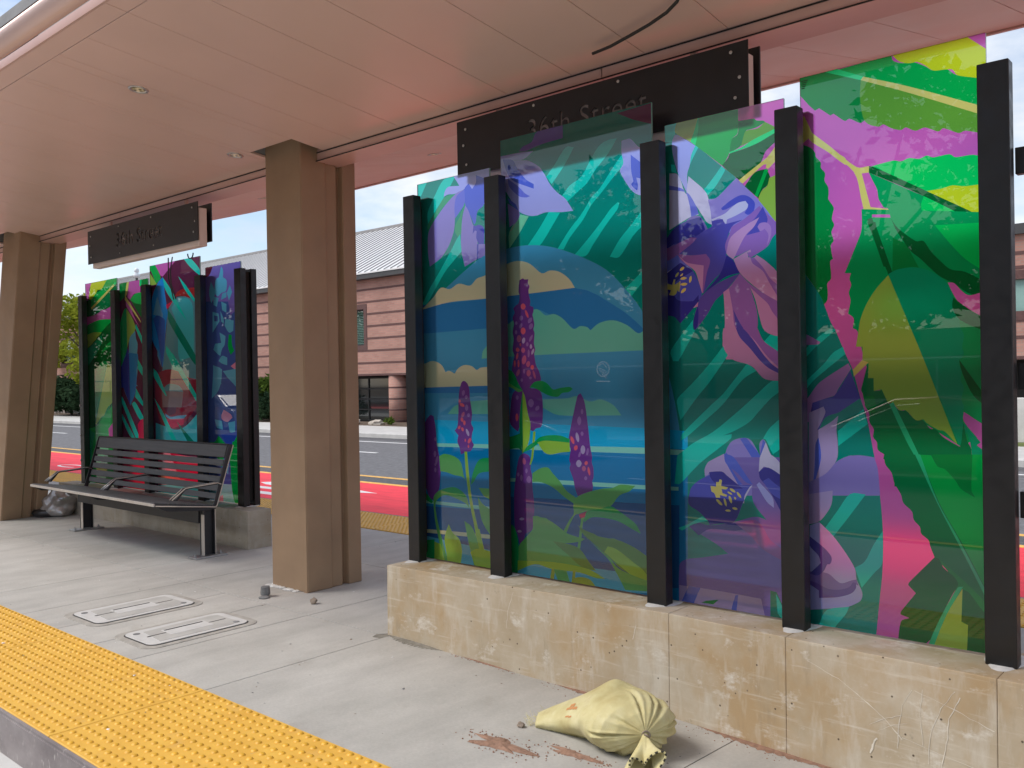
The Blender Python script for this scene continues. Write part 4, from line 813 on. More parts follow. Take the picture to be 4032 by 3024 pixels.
# tactile paving, near and far edge
def tactile_tile_meshes(w, d, p, rad):
    tile = MB().box(.003, w - .003, .003, d - .003, -.03, .006).mesh('tile', 'tactile yellow', bevel=.003)
    mb = MB(); nx, ny = int(w / p), int(d / p); ox, oy = (w - (nx - 1) * p) / 2, (d - (ny - 1) * p) / 2
    for i in range(nx):
        for j in range(ny):
            cx, cy_ = ox + i * p, oy + j * p; v = []; n = 8
            for r, h in ((rad, .0055), (rad * .82, .0105), (rad * .45, .0135)):
                v += [(cx + r * math.cos(2 * math.pi * k / n), cy_ + r * math.sin(2 * math.pi * k / n), h) for k in range(n)]
            f = [(q * n + k, q * n + (k + 1) % n, (q + 1) * n + (k + 1) % n, (q + 1) * n + k) for q in range(2) for k in range(n)] + [tuple(range(2 * n, 3 * n))]
            mb.add(v, f)
    return tile, mb.mesh('domes', 'dome yellow', smooth=True)
tm, dm = tactile_tile_meshes(1.65, .785, .060, .0165)
def strip(nm, xs, y):
    root = empty(nm, kind='structure')
    for x in xs:
        t = link_mesh('tile', tm, root); t.location = (x, y, 0)
        d = link_mesh('domes', dm, t); d['kind'] = 'stuff'
strip('tactile_paving', [-4.30 + 1.65 * k for k in range(-10, 5)], 1.632)
strip('tactile_paving', [-4.30 + 1.65 * k for k in range(-12, 4)], 6.268)
struct('curb', MB().box(-60, 12, 1.61, 1.655, -.3, -.012).box(-60, 12, 1.618, 1.634, -.012, .001), 'kerb face')
struct('curb', MB().box(-60, 12, 7.055, 7.10, -.3, .002), 'kerb face')
# near bus lane and street behind the camera
struct('bus_lane', MB().box(-120, 90, -1.9, 1.61, -.35, -.2), 'sidewalk concrete')
struct('street', MB().box(-120, 90, -12.2, -1.9, -.35, -.203), 'asphalt')
struct('sidewalk', MB().box(-120, 90, -16.0, -12.2, -.35, -.06), 'sidewalk concrete')
mk = MB()
for k in range(-9, 8): mk.box(k * 9, k * 9 + 3, -5.5, -5.38, -.2, -.197)
mk.box(-120, 90, -9.05, -8.93, -.2, -.197)
struct('lane_marking', mk, 'white paint')
struct('lane_marking', MB().box(-120, 90, -2.15, -2.03, -.2, -.197), 'yellow line paint')
# far lanes
struct('red_bus_lane', MB().box(-150, 90, 7.10, 10.26, -.35, -.2), 'red paint')
struct('lane_marking', MB().box(-150, 90, 10.26, 10.40, -.35, -.196).box(-150, 90, 10.98, 11.11, -.35, -.196), 'yellow line paint')
struct('median_strip', MB().box(-150, 90, 10.40, 10.98, -.35, -.2), 'dark asphalt')
struct('road', MB().box(-150, 90, 11.11, 18.15, -.35, -.2), 'asphalt')
wl = MB().box(-150, 90, 17.5, 17.62, -.2, -.196)
for k in range(-14, 8): wl.box(k * 9.5 - 2.7, k * 9.5 + 1.3, 14.78, 14.9, -.2, -.196)
struct('lane_marking', wl, 'white paint')
struct('gutter', MB().box(-150, 90, 18.15, 18.95, -.35, -.199), 'dark asphalt')
struct('curb', MB().box(-150, 90, 18.95, 19.12, -.35, -.055), 'sidewalk concrete', bevel=.02)
struct('sidewalk', MB().box(-150, 90, 19.12, 22.3, -.35, -.058), 'sidewalk concrete')
struct('planting_bed', MB().box(-150, -8, 22.3, 24.42, -.35, -.04), 'soil')
struct('lawn', MB().box(-8, 60, 22.3, 24.42, -.35, -.05), 'lawn green')
# white letters and symbols painted on the red lane
def paint(poly, z=-.197): return MB().prism(poly, -.2, z)
def arcpoly(cx, cy, rx, ry, n=40): return [(cx + rx * math.cos(2 * math.pi * i / n) * (1 - .12 * abs(math.sin(2 * math.pi * i / n))), cy + ry * math.sin(2 * math.pi * i / n)) for i in range(n)]
pm_ = paint([(-14.35, 9.25), (-14.2, 9.42), (-13.7, 9.56), (-13, 9.6), (-12.3, 9.58), (-11.21, 9.39), (-12.0, 9.16), (-12.6, 9.1), (-13.3, 9.06), (-14.0, 9.12)])
pm_.prism([(-18.0, 8.90), (-12.4, 8.90), (-12.4, 8.72), (-18.0, 8.72)], -.2, -.197)
pm_.prism([(-17.4, 8.50), (-12.1, 8.47), (-12.1, 8.27), (-17.4, 8.31)], -.2, -.197)
ring = [(-21.2 + .5 * math.cos(a), 8.66 + .18 * math.sin(a), -.198) for a in np.linspace(.6, 5.6, 24)]
for a, b in zip(ring, ring[1:]):
    d = Vector(b) - Vector(a); n_ = Vector((-d.y, d.x, 0)).normalized() * .035
    pm_.prism([(a[0] - n_.x, a[1] - n_.y), (b[0] - n_.x, b[1] - n_.y), (b[0] + n_.x, b[1] + n_.y), (a[0] + n_.x, a[1] + n_.y)], -.2, -.197)
struct('lane_marking', pm_, 'white paint')
struct('lane_marking', MB().box(-30, -22.3, 7.35, 7.75, -.2, -.197), 'white paint')

# ================================================================ CANOPY
can = empty('station_canopy', (0, 0, 0), 'copper coloured platform canopy with low wings meeting at a gutter beam above the columns', 'canopy')
def front_z(y): return 3.395 + (4.2 - y) * .1143
def rear_z(y): return 3.40 + (y - 4.45) * .2
OP = [(-6.14, -5.585), (-12.0, -11.2)]
def panel(x0, x1, y0, y1, zf, taper=None):
    g = .0022; t = .02
    def P(x, y, up): return (x, y, zf(y) + up)
    ya, yb = (y1, y1) if taper is None else taper
    a = [(x0 + g, y0 + g), (x1 - g, y0 + g), (x1 - g, yb - g), (x0 + g, ya - g)]
    mb = MB().add([P(x, y, 0) for x, y in a] + [P(x, y, t) for x, y in a], [(0, 1, 2, 3), (7, 6, 5, 4), (0, 4, 5, 1), (1, 5, 6, 2), (2, 6, 7, 3), (3, 7, 4, 0)])
    mb.build('soffit_panel', 'canopy copper', can, bevel=.0015)
xs = [-3.68 + .505 * k for k in range(-58, 14)]
def split(a, b, cuts):
    e = [a] + sorted(c for q in cuts for c in q if a < c < b) + [b]; return list(zip(e, e[1:]))
for a, b in zip(xs, xs[1:]):
    for c, d in split(a, b, OP):
        hole = any(o[0] - 1e-6 <= c and d <= o[1] + 1e-6 for o in OP)
        panel(c, d, 2.255, 3.915 if hole else 4.20, front_z)
        r1 = lambda x: 6.3 if x > -9.5 else max(6.3 + (x + 9.5) * .267, 4.95)
        panel(c, d, 4.80 if hole else 4.45, 6.3, rear_z, (r1(c), r1(d)))
for a, b in zip(xs[::4], xs[4::4]): panel(a, b, 2.135, 2.255, front_z)
# beam, trims, deck
for a, b in ((-34, -9.0), (-9.0, -2.97), (-2.97, 4)):
    MB().box(a + .004, b - .004, 4.205, 4.445, 3.326, 3.42).build('gutter_beam', 'canopy trim', can, bevel=.004)
MB().box(-33, 3.2, 4.198, 4.204, 3.388, 3.394).box(-33, 3.2, 4.19, 4.2, 3.324, 3.329).build('beam_seam', 'cavity dark', can)
dk = MB()
for a, b in ((-33, -12.0), (-11.2, -6.14), (-5.585, 3.4)):
    dk.add([(a, 2.14, front_z(2.14) + .025), (b, 2.14, front_z(2.14) + .025), (b, 4.2, front_z(4.2) + .025), (a, 4.2, front_z(4.2) + .025), (a, 2.14, 3.80), (b, 2.14, 3.80), (b, 4.2, 3.80), (a, 4.2, 3.80)],
           [(0, 1, 2, 3), (7, 6, 5, 4), (0, 4, 5, 1), (1, 5, 6, 2), (2, 6, 7, 3), (3, 7, 4, 0)])
dk.box(-33, 3.4, 2.2, 6.2, 3.98, 4.05)
dk.add([(-9.5, 4.46, rear_z(4.46) + .03), (3.4, 4.46, rear_z(4.46) + .03), (3.4, 6.28, rear_z(6.28) + .03), (-9.5, 6.28, rear_z(6.28) + .03), (-9.5, 4.46, 3.98), (3.4, 4.46, 3.98), (3.4, 6.28, 3.98), (-9.5, 6.28, 3.98)],
       [(0, 1, 2, 3), (7, 6, 5, 4), (0, 4, 5, 1), (1, 5, 6, 2), (2, 6, 7, 3), (3, 7, 4, 0)])
dk.add([(-33, 4.46, 3.5), (-9.5, 4.46, 3.5), (-9.5, 6.25, rear_z(6.3) + .05), (-15, 5.0, rear_z(5.0) + .06), (-33, 5.0, rear_z(5.0) + .06), (-33, 4.46, 3.95), (-9.5, 4.46, 3.95), (-9.5, 6.25, 3.95), (-15, 5.0, 3.95), (-33, 5.0, 3.95)],
       [(0, 1, 2, 3, 4), (9, 8, 7, 6, 5), (0, 5, 6, 1), (1, 6, 7, 2), (2, 7, 8, 3), (3, 8, 9, 4), (4, 9, 5, 0)])
dk.build('roof_deck', 'roof deck', can)
MB().box(-33, 3.4, 2.118, 2.134, front_z(2.13) - .003, front_z(2.13) + .05).build('front_trim', 'canopy trim', can)
MB().box(-9.45, 3.4, 6.302, 6.33, rear_z(6.3) - .012, rear_z(6.3) + .06).build('rear_trim', 'canopy trim', can)
MB().tube([(-33, 2.0, 3.66), (3.4, 2.0, 3.66)], .064, 28).build('edge_tube', 'canopy copper', can, smooth=True)
for x in (-12.4, -8.3, -4.27, -.3): MB().box(x - .012, x + .012, 2.0, 2.14, 3.70, 3.75).build('tube_bracket', 'bare aluminium', can)
# downlights
def downlight(x, y, zf, slope, label, nm='downlight'):
    z = zf(y); t = empty(nm, (x, y, z), label, 'ceiling light', 'recessed downlights in the canopy'); t.rotation_euler.x = slope
    MB().lathe([(.062, .0), (.064, -.003), (.046, -.0045), (.044, .0), (.040, .03)], n=24).build('trim_ring', 'bare aluminium', t, smooth=True)
    MB().lathe([(.001, -.0008), (.041, -.001)], n=24).build('lens', 'lens metal', t)
def lensmat():
    k = NT('lens metal'); v = k.coord(); c = k.ramp(k.noise(45, 2, v), ((.42, (.10, .06, .03)), (.6, (.75, .52, .3))))
    e = k.n('ShaderNodeEmission'); k.l(c, e.inputs[0]); e.inputs[1].default_value = .55
    g = k.n('ShaderNodeBsdfGlossy'); g.inputs[1].default_value = .15; m = k.n('ShaderNodeMixShader'); m.inputs[0].default_value = .6
    k.l(g.outputs[0], m.inputs[1]); k.l(e.outputs[0], m.inputs[2]); k.l(m.outputs[0], k.out.inputs[0])
lensmat()
downlight(-5.678, 2.792, front_z, math.atan(-.1143), 'lit round downlight in the soffit nearest the front edge of the canopy')
downlight(-6.30, 3.88, front_z, math.atan(-.1143), 'lit round downlight just beside the dark notch around the middle column')
downlight(-5.33, 4.62, rear_z, math.atan(.2), 'downlight seen edge on in the rear wing right of the middle column')
downlight(-5.62, 5.42, rear_z, math.atan(.2), 'downlight in the rear wing between the middle column and the big sign')
downlight(-8.2, 5.38, rear_z, math.atan(.2), 'downlight in the rear wing between the small sign and the middle column')
downlight(-10.6, 4.6, rear_z, math.atan(.2), 'downlight beside the top of the leaning column left of the small sign')
# loose cable
cb = MB().tube([(-2.83, 3.93, 3.365), (-2.70, 3.905, 3.362), (-2.54, 3.86, 3.366), (-2.40, 3.82, 3.372), (-2.28, 3.785, 3.386), (-2.20, 3.75, 3.405), (-2.155, 3.72, 3.43), (-2.13, 3.70, 3.47)], .0085, 8)
tag(cb.build('cable', 'rubber black', smooth=True), 'loose black cable sticking out of the soffit above the big sign', 'cable')

# ================================================================ COLUMNS
def column(x0, x1, y0, y1, h, lean, label):
    c = empty('column', (x0, y0, 0), label, 'column', 'tan columns holding up the canopy'); w, d = x1 - x0, y1 - y0
    e = .012
    sec = [(0, 0), (w, 0), (w, .23), (w - .016, .235), (w - .016, .345), (w - .055, .35), (w - .055, .392), (w, .397), (w, d), (0, d), (0, .397), (.055, .392), (.055, .35), (.016, .345), (.016, .235), (0, .23)]
    MB().prism(sec, 0, h, shift=(lean, 0, 0)).build('shaft', 'column coat', c, bevel=.006)
    st = MB().prism([(w - .045, -.004), (w - .006, -.004), (w - .006, .002), (w - .045, .002)], 0, h, shift=(lean, 0, 0))
    st.build('corner_strip', 'column coat', c)
    gp = MB()
    for i in range(14):
        gx = random.uniform(-.05, w * .9); gy = -.004 - random.random() * .012 if gx > 0 else random.uniform(-.03, .1); gp.lathe([(.03 + random.random() * .02, 0), (.02, .006), (.004, .009)], (gx, gy, .0005), 9)
    gp.build('base_grout', 'grout white', c, smooth=True)
    return c
column(-6.142, -5.668, 4.05, 4.575, 3.52, 0, 'straight tan column in the middle between the two glass screens')
column(-12.32, -11.80, 3.985, 4.51, 3.60, .82, 'leaning tan column at the left beside the trash bag')

# ================================================================ HANGING SIGNS
def lettered_plate(w, h, th, txt, width, cx, cz):
    cu = bpy.data.curves.new('t', 'FONT'); cu.body = txt; cu.size = .2; cu.resolution_u = 5; cu.space_character = 1.05; cu.offset = 0
    o = bpy.data.objects.new('t', cu); COL.objects.link(o); bpy.context.view_layer.update(); cu.size = .2 * width / (o.bound_box[6][0] - o.bound_box[0][0]); bpy.context.view_layer.update()
    bb = [Vector(c) for c in o.bound_box]; mx_, my_ = (bb[0].x + bb[6].x) / 2, (bb[0].y + bb[6].y) / 2
    for s in bpy.context.selected_objects: s.select_set(False)
    bpy.context.view_layer.objects.active = o; o.select_set(True); bpy.ops.object.convert(target='CURVE')
    o = bpy.context.view_layer.objects.active; cu = o.data; ox, oy = mx_ - cx, my_ - cz
    for q in ([(0, 0), (w, 0), (w, h), (0, h)],):
        sp = cu.splines.new('BEZIER'); sp.bezier_points.add(3)
        for p, (x, y) in zip(sp.bezier_points, q):
            p.co = (x + ox, y + oy, 0); p.handle_left_type = p.handle_right_type = 'VECTOR'
        sp.use_cyclic_u = True
    cu.dimensions = '2D'; cu.fill_mode = 'BOTH'; cu.extrude = th / 2; cu.offset = 0
    bpy.context.view_layer.update()
    me = bpy.data.meshes.new_from_object(o.evaluated_get(bpy.context.evaluated_depsgraph_get())); bpy.data.objects.remove(o)
    me.transform(Matrix.Rotation(math.pi / 2, 4, 'X') @ Matrix.Translation((-ox, -oy, 0))); me.materials.clear(); me.materials.append(MATS['sign black']); return me
def hanging_sign(x0, x1, z0, z1, label, fs, tx):
    w, h = x1 - x0, z1 - z0; t = empty('hanging_sign', (x0, 4.1, z0), label, 'station sign', 'station name signs hanging under the canopy')
    p = link_mesh('front_plate', lettered_plate(w, h, .006, '36th Street', fs, tx, h * .53), t)
    MB().box(.06, w - .02, .020, .098, -.045, h - .05).build('core', 'sign core', t, bevel=.004)
    MB().box(.0, w, .125, .137, .0, h).build('back_plate', 'sign black', t)
    for x in (w * .13, w * .82):
        MB().box(x - .018, x + .018, .104, .122, h - .08, 3.326 - z0).build('hanger', 'canopy trim', t)
    for bx, bz in ((.08, h - .06), (.32 * w, h - .03), (.62 * w, h - .03), (w - .09, h - .045), (.06, h * .55), (w - .045, h * .5), (.085, .07), (.33 * w, .045), (.64 * w, .045), (w - .07, .08)):
        MB().lathe([(.0085, -.0065), (.0085, -.010), (.004, -.0125)], (bx, 0, bz), 10, 'y').build('bolt', 'bolt grey', t)
    return t
hanging_sign(-4.036, -2.008, 2.915, 3.272, 'large black 36th Street sign partly hidden behind the right glass screen', .84, 1.016)
ls_ = hanging_sign(-9.51, -7.275, 2.895, 3.24, 'smaller looking black 36th Street sign hanging above the far bench', .93, 1.123)
wr = MB().tube([(-8.2, 4.3, 2.85), (-8.24, 4.32, 2.76), (-8.28, 4.34, 2.66), (-8.22, 4.36, 2.45)], .006, 6)
w3 = MB().tube([(-8.12, 4.3, 2.85), (-8.2, 4.32, 2.74), (-8.23, 4.34, 2.6), (-8.18, 4.36, 2.45)], .006, 6)
w2 = MB().tube([(-7.78 + .05 * math.cos(a), 4.3, 2.85 + .05 * math.sin(a)) for a in np.linspace(0, -math.pi, 12)], .006, 6)
for q in (wr, w2, w3): q.build('hanging_wire', 'rubber black', ls_, smooth=True).matrix_parent_inverse = Matrix.Translation((9.51, -4.1, -2.895))

# ================================================================ LOW CONCRETE WALLS
def wall(name, bot, top, back, z1, mat, label, joints):
    w = empty(name, (0, 0, 0), label, 'low wall', 'low concrete walls carrying the glass screens')
    n = len(bot); xsn = sorted(set([b[0] for b in bot] + [t[0] for t in top]))
    it = lambda L_, x: np.interp(x, [p[0] for p in L_], [p[1] for p in L_])
    segs = list(zip([xsn[0]] + joints, joints + [xsn[-1]]))
    for a, b in segs:
        pts = [a] + [x for x in xsn if a < x < b] + [b]; g = .0006
        pts[0] += g if a != xsn[0] else 0; pts[-1] -= g if b != xsn[-1] else 0
        v = []; f = []
        for x in pts: v += [(x, it(bot, x), -.16), (x, it(top, x), z1), (x, back, z1), (x, back, -.16)]
        m = len(pts)
        for i in range(m - 1):
            for k in range(4): f.append((4 * i + k, 4 * i + (k + 1) % 4, 4 * i + 4 + (k + 1) % 4, 4 * i + 4 + k))
        f += [(0, 1, 2, 3), (4 * m - 1, 4 * m - 2, 4 * m - 3, 4 * m - 4)]
        MB().add(v, f).build('wall_segment', mat, w, bevel=.004, seg=2)
    return w
WF = [(-4.335, 3.70), (-2.31, 3.772), (-1.61, 3.738), (-.76, 3.712), (2.5, 3.62)]
rw = wall('concrete_wall', [(x, y - .006) for x, y in WF], WF, 4.13, .442, 'warm concrete', 'stained buff concrete wall with scratches under the right glass screen', [-2.315, -1.70, -.85])
lw = wall('concrete_wall', [(-12.12, 4.79), (-7.632, 4.765)], [(-12.12, 4.79), (-7.632, 4.765)], 5.03, .373, 'grey concrete', 'grey concrete wall behind the far bench', [-9.6])
# pale scratches: thin raised scuffs of lime on the wall face
def wy(x, z): return float(np.interp(x, [q[0] for q in WF], [q[1] for q in WF])) - .006 * (1 - z / .442)
sc = MB()
def scratch(pts, w):
    q = []
    for (a, c), (a2, c2) in zip(pts, pts[1:]):
        for t in np.linspace(0, 1, 6)[:-1]: q.append((a + (a2 - a) * t + random.gauss(0, .0012), c + (c2 - c) * t + random.gauss(0, .0012)))
    q.append(pts[-1]); v = []
    for i, (x, z) in enumerate(q):
        x2, z2 = q[min(i + 1, len(q) - 1)]; x1, z1 = q[max(i - 1, 0)]; d = np.array((x2 - x1, z2 - z1)); d = d / (np.hypot(*d) + 1e-9); hw = w * random.uniform(.25, 1.1)
        v += [(x - d[1] * hw, wy(x - d[1] * hw, z + d[0] * hw) - .0008, z + d[0] * hw), (x + d[1] * hw, wy(x + d[1] * hw, z - d[0] * hw) - .0008, z - d[0] * hw)]
    sc.add(v, [(2 * i, 2 * i + 1, 2 * i + 3, 2 * i + 2) for i in range(len(q) - 1)])
for pts, w in (([(-1.60, .36), (-1.46, .31), (-1.36, .25), (-1.27, .19), (-1.2, .12)], .0022), ([(-1.16, .33), (-1.2, .26), (-1.215, .16), (-1.22, .08)], .0016), ([(-1.12, .34), (-1.13, .24), (-1.12, .12)], .0014), ([(-1.0, .36), (-1.05, .28), (-1.09, .18), (-1.1, .05)], .0018), ([(-.98, .34), (-1.02, .25), (-1.03, .15), (-1.06, .02)], .0018),
               ([(-1.33, .15), (-1.27, .19), (-1.2, .22)], .0013), ([(-1.3, .13), (-1.24, .17), (-1.18, .19)], .0012), ([(-1.15, .33), (-1.0, .29), (-.86, .24)], .0016), ([(-1.2, .13), (-1.05, .1), (-.92, .08)], .0018), ([(-2.5, .36), (-2.52, .28)], .002), ([(-3.3, .41), (-3.34, .30), (-3.35, .2)], .0016), ([(-1.33, .03), (-1.31, .09), (-1.3, .1)], .005)):
    scratch(pts, w)
o = sc.build('scuff_marks', 'pale scuff', rw); o['kind'] = 'stuff'

# ================================================================ PRINTED GLASS SCREENS
def smooth_poly(P, corner=58):
    n = len(P)
    if n < 5: return P
    out = []
    def isc(i):
        a = P[i] - P[i - 1]; b = P[(i + 1) % n] - P[i]; la, lb = np.hypot(*a), np.hypot(*b)
        if la < 1e-6 or lb < 1e-6: return True
        return np.degrees(np.arccos(np.clip(np.dot(a, b) / la / lb, -1, 1))) > corner
    C_ = [isc(i) for i in range(n)]
    for i in range(n):
        p1, p2 = P[i], P[(i + 1) % n]; j = (i + 1) % n; L_ = np.hypot(*(p2 - p1))
        m1 = (p2 - p1) if C_[i] else (p2 - P[i - 1]) / 2; m2 = (p2 - p1) if C_[j] else (P[(j + 1) % n] - p1) / 2
        for m in (m1, m2):
            k = np.hypot(*m)
            if k > 1.2 * L_ and k > 0: m *= 1.2 * L_ / k
        q = 4 if L_ > .03 else (3 if L_ > .012 else 2)
        if C_[i] and C_[j]: q = 1
        for s in range(q):
            t = s / q; h = (2 * t**3 - 3 * t**2 + 1) * p1 + (t**3 - 2 * t**2 + t) * m1 + (-2 * t**3 + 3 * t**2) * p2 + (t**3 - t**2) * m2
            out.append(h)
    return np.array(out)
def load_art(txt):
    out = []
    for l in txt.strip().split('\n'):
        t = l.split(); a = np.array(list(map(int, t[1:])), float).reshape(-1, 2) / 1000; out.append((t[0], smooth_poly(a)))
    return out
def inside(P, Q):
    x, y = Q[:, 0], Q[:, 1]; r = np.zeros(len(Q), bool); n = len(P)
    for i in range(n):
        x1, y1 = P[i]; x2, y2 = P[(i + 1) % n]
        if y1 == y2: continue
        c = ((y1 > y) != (y2 > y)); r ^= c & (x < (x2 - x1) * (y - y1) / (y2 - y1) + x1)
    return r
def clip_poly(P, x0, x1, z0, z1):
    def cl(P, ax, v, keep_less):
        o = []; n = len(P)
        for i in range(n):
            a, b = P[i], P[(i + 1) % n]; ia, ib = ((a[ax] <= v) == keep_less or a[ax] == v), ((b[ax] <= v) == keep_less or b[ax] == v)
            if ia: o.append(a)
            if ia != ib:
                t = (v - a[ax]) / (b[ax] - a[ax]); o.append(a + (b - a) * t)
        return o
    for ax, v, k in ((0, x0, False), (0, x1, True), (1, z0, False), (1, z1, True)):
        P = cl(P, ax, v, k)
        if len(P) < 3: return None
    return np.array(P)
def art_mesh(art, x0, x1, z0, z1, base):
    polys = []
    for c, P in art:
        if P[:, 0].max() < x0 or P[:, 0].min() > x1 or P[:, 1].max() < z0 or P[:, 1].min() > z1: continue
        polys.append((c, P))
    m = .0005; rect = np.array([(x0, z0), (x1, z0), (x1, z1), (x0, z1)])
    vs = [Vector(p) for p in rect]; fs = [[0, 1, 2, 3]]; es = []
    for c, P in polys:
        Q = clip_poly(P, x0, x1, z0, z1)
        if Q is None: continue
        b = len(vs); vs += [Vector(p) for p in Q]; es += [(b + i, b + (i + 1) % len(Q)) for i in range(len(Q))]
    co, ed, fc, *_ = geometry.delaunay_2d_cdt(vs, es, fs, 1, 1e-5, False)
    co = np.array([tuple(c) for c in co]); tri = [f for f in fc]
    cen = np.array([co[list(f)].mean(0) for f in tri]); idx = np.full(len(tri), -1)
    for i, (c, P) in enumerate(polys):
        s = np.where((cen[:, 0] > P[:, 0].min()) & (cen[:, 0] < P[:, 0].max()) & (cen[:, 1] > P[:, 1].min()) & (cen[:, 1] < P[:, 1].max()))[0]
        if len(s): r = inside(P, cen[s]); idx[s[r]] = i
    names = [base if i < 0 else polys[i][0] for i in idx]; used = sorted(set(names))
    me = bpy.data.meshes.new('printed_film'); me.from_pydata([(p[0], 0, p[1]) for p in co], [], [list(f) for f in tri])
    for u in used: me.materials.append(MATS['print ' + u])
    me.polygons.foreach_set('material_index', [used.index(n) for n in names]); me.update()
    if me.polygons[0].normal.y > 0: me.flip_normals()
    return me
AR, AL = load_art(ART_RIGHT), load_art(ART_LEFT)
def glass_panel(art, x0, x1, z0, z1, Y, base, label, group):
    t = empty('glass_panel', (0, Y, 0), label, 'glass panel', group)
    f = link_mesh('printed_film', art_mesh(art, x0, x1, z0, z1, base), t); f.location.y = -.0068
    f.location.y = -.006
    mb = MB().add([(x0, -.006, z0), (x1, -.006, z0), (x1, .006, z0), (x0, .006, z0), (x0, -.006, z1), (x1, -.006, z1), (x1, .006, z1), (x0, .006, z1)], [(0, 3, 2, 1), (4, 5, 6, 7), (1, 2, 6, 5), (3, 0, 4, 7)], 1)
    mb.add([(x1, .006, z0), (x0, .006, z0), (x0, .006, z1), (x1, .006, z1)], [(0, 1, 2, 3)])
    me = bpy.data.meshes.new('pane'); me.from_pydata(mb.v, [], mb.f); me.materials.append(MATS['pane back']); me.materials.append(MATS['glass edge']); me.polygons.foreach_set('material_index', mb.mi); me.update()
    link_mesh('pane', me, t)
    return t
GR, GL = 'printed glass panels of the right screen', 'printed glass panels of the far screen'
YR, YL = 3.985, 4.99
p1 = glass_panel(AR, -4.294, -3.651, .455, 2.894, YR, 'teal', 'narrow glass panel with hanging mauve petals and clouds, leftmost of the right screen', GR)
p2 = glass_panel(AR, -3.556, -2.498, .455, 3.040, YR, 'teal', 'wide glass panel with a tall purple lupine under a blue domed sky', GR)
p3 = glass_panel(AR, -2.418, -1.775, .455, 2.900, YR, 'teal', 'glass panel with two large purple columbine flowers on teal stripes', GR)
p4 = glass_panel(AR, -1.695, -.917, .455, 2.975, YR, 'teal', 'tall glass panel with big green serrated leaves and magenta, rightmost of the right screen', GR)
glass_panel(AL, -11.67, -10.785, .385, 2.938, YL, 'g3', 'green leaf glass panel at the left end of the far screen', GL)
glass_panel(AL, -10.715, -9.99, .385, 2.863, YL, 'mar2', 'narrow glass panel with a hanging blue leaf in the far screen', GL)
glass_panel(AL, -9.945, -8.825, .385, 3.0, YL, 'mar2', 'tallest panel of the far screen with a red lipped shape and teal blades', GL)
glass_panel(AL, -8.715, -8.03, .385, 2.863, YL, 'bd', 'blue flower spike glass panel at the right end of the far screen', GL)
# etched seal on the dome panel
sl = MB(); cx, cz = -2.83, 1.655
for k in range(22):
    a = 2 * math.pi * k / 22
    if -1.0 < math.sin(a) - .9 and False: continue
    x, z = cx + .040 * math.cos(a), cz + .040 * math.sin(a); sl.add([(x - .0045, 0, z - .004), (x + .0045, 0, z - .004), (x + .004, 0, z + .0045), (x - .0035, 0, z + .004)], [(0, 1, 2, 3)])
def ribbon(pts, w):
    for (a, b) in zip(pts, pts[1:]):
        d = np.array(b) - np.array(a); n_ = np.array((-d[1], d[0])) / (np.hypot(*d) + 1e-9) * w
        sl.add([(a[0] - n_[0], 0, a[1] - n_[1]), (b[0] - n_[0], 0, b[1] - n_[1]), (b[0] + n_[0], 0, b[1] + n_[1]), (a[0] + n_[0], 0, a[1] + n_[1])], [(0, 1, 2, 3)])
ribbon([(cx - .026, cz + .018), (cx - .012, cz + .028), (cx + .002, cz + .031), (cx + .012, cz + .022), (cx + .024, cz + .008)], .002)
for q in range(5): ribbon([(cx - .032 + .006 * q + .028 * t * (1 - .12 * q) * 2, cz + .004 - .0085 * q - .018 * t * t * (1 + .1 * q)) for t in np.linspace(0, 1, 7)], .0016)
ribbon([(cx - .045, cz - .066), (cx + .045, cz - .068)], .0028)
def fritmat():
    k = NT('frit'); d = k.n('ShaderNodeBsdfDiffuse'); d.inputs[0].default_value = (.7, .8, .9, 1); t = k.n('ShaderNodeBsdfTransparent')
    m = k.n('ShaderNodeMixShader'); m.inputs[0].default_value = .22; k.l(t.outputs[0], m.inputs[1]); k.l(d.outputs[0], m.inputs[2]); k.l(m.outputs[0], k.out.inputs[0])
fritmat()
s_ = sl.build('etched_seal', 'frit', p2); s_.location.y = -.0078
tx = MB()
for q in range(5): tx.add([(-1.687 + .003 * (q % 2), 0, 2.955 - .0085 * q), (-1.655 - .004 * q, 0, 2.955 - .0085 * q), (-1.655 - .004 * q, 0, 2.9592 - .0085 * q), (-1.687 + .003 * (q % 2), 0, 2.9592 - .0085 * q)], [(0, 1, 2, 3)])
s_ = tx.build('fine_print', 'cavity dark', p4); s_.location.y = -.0078
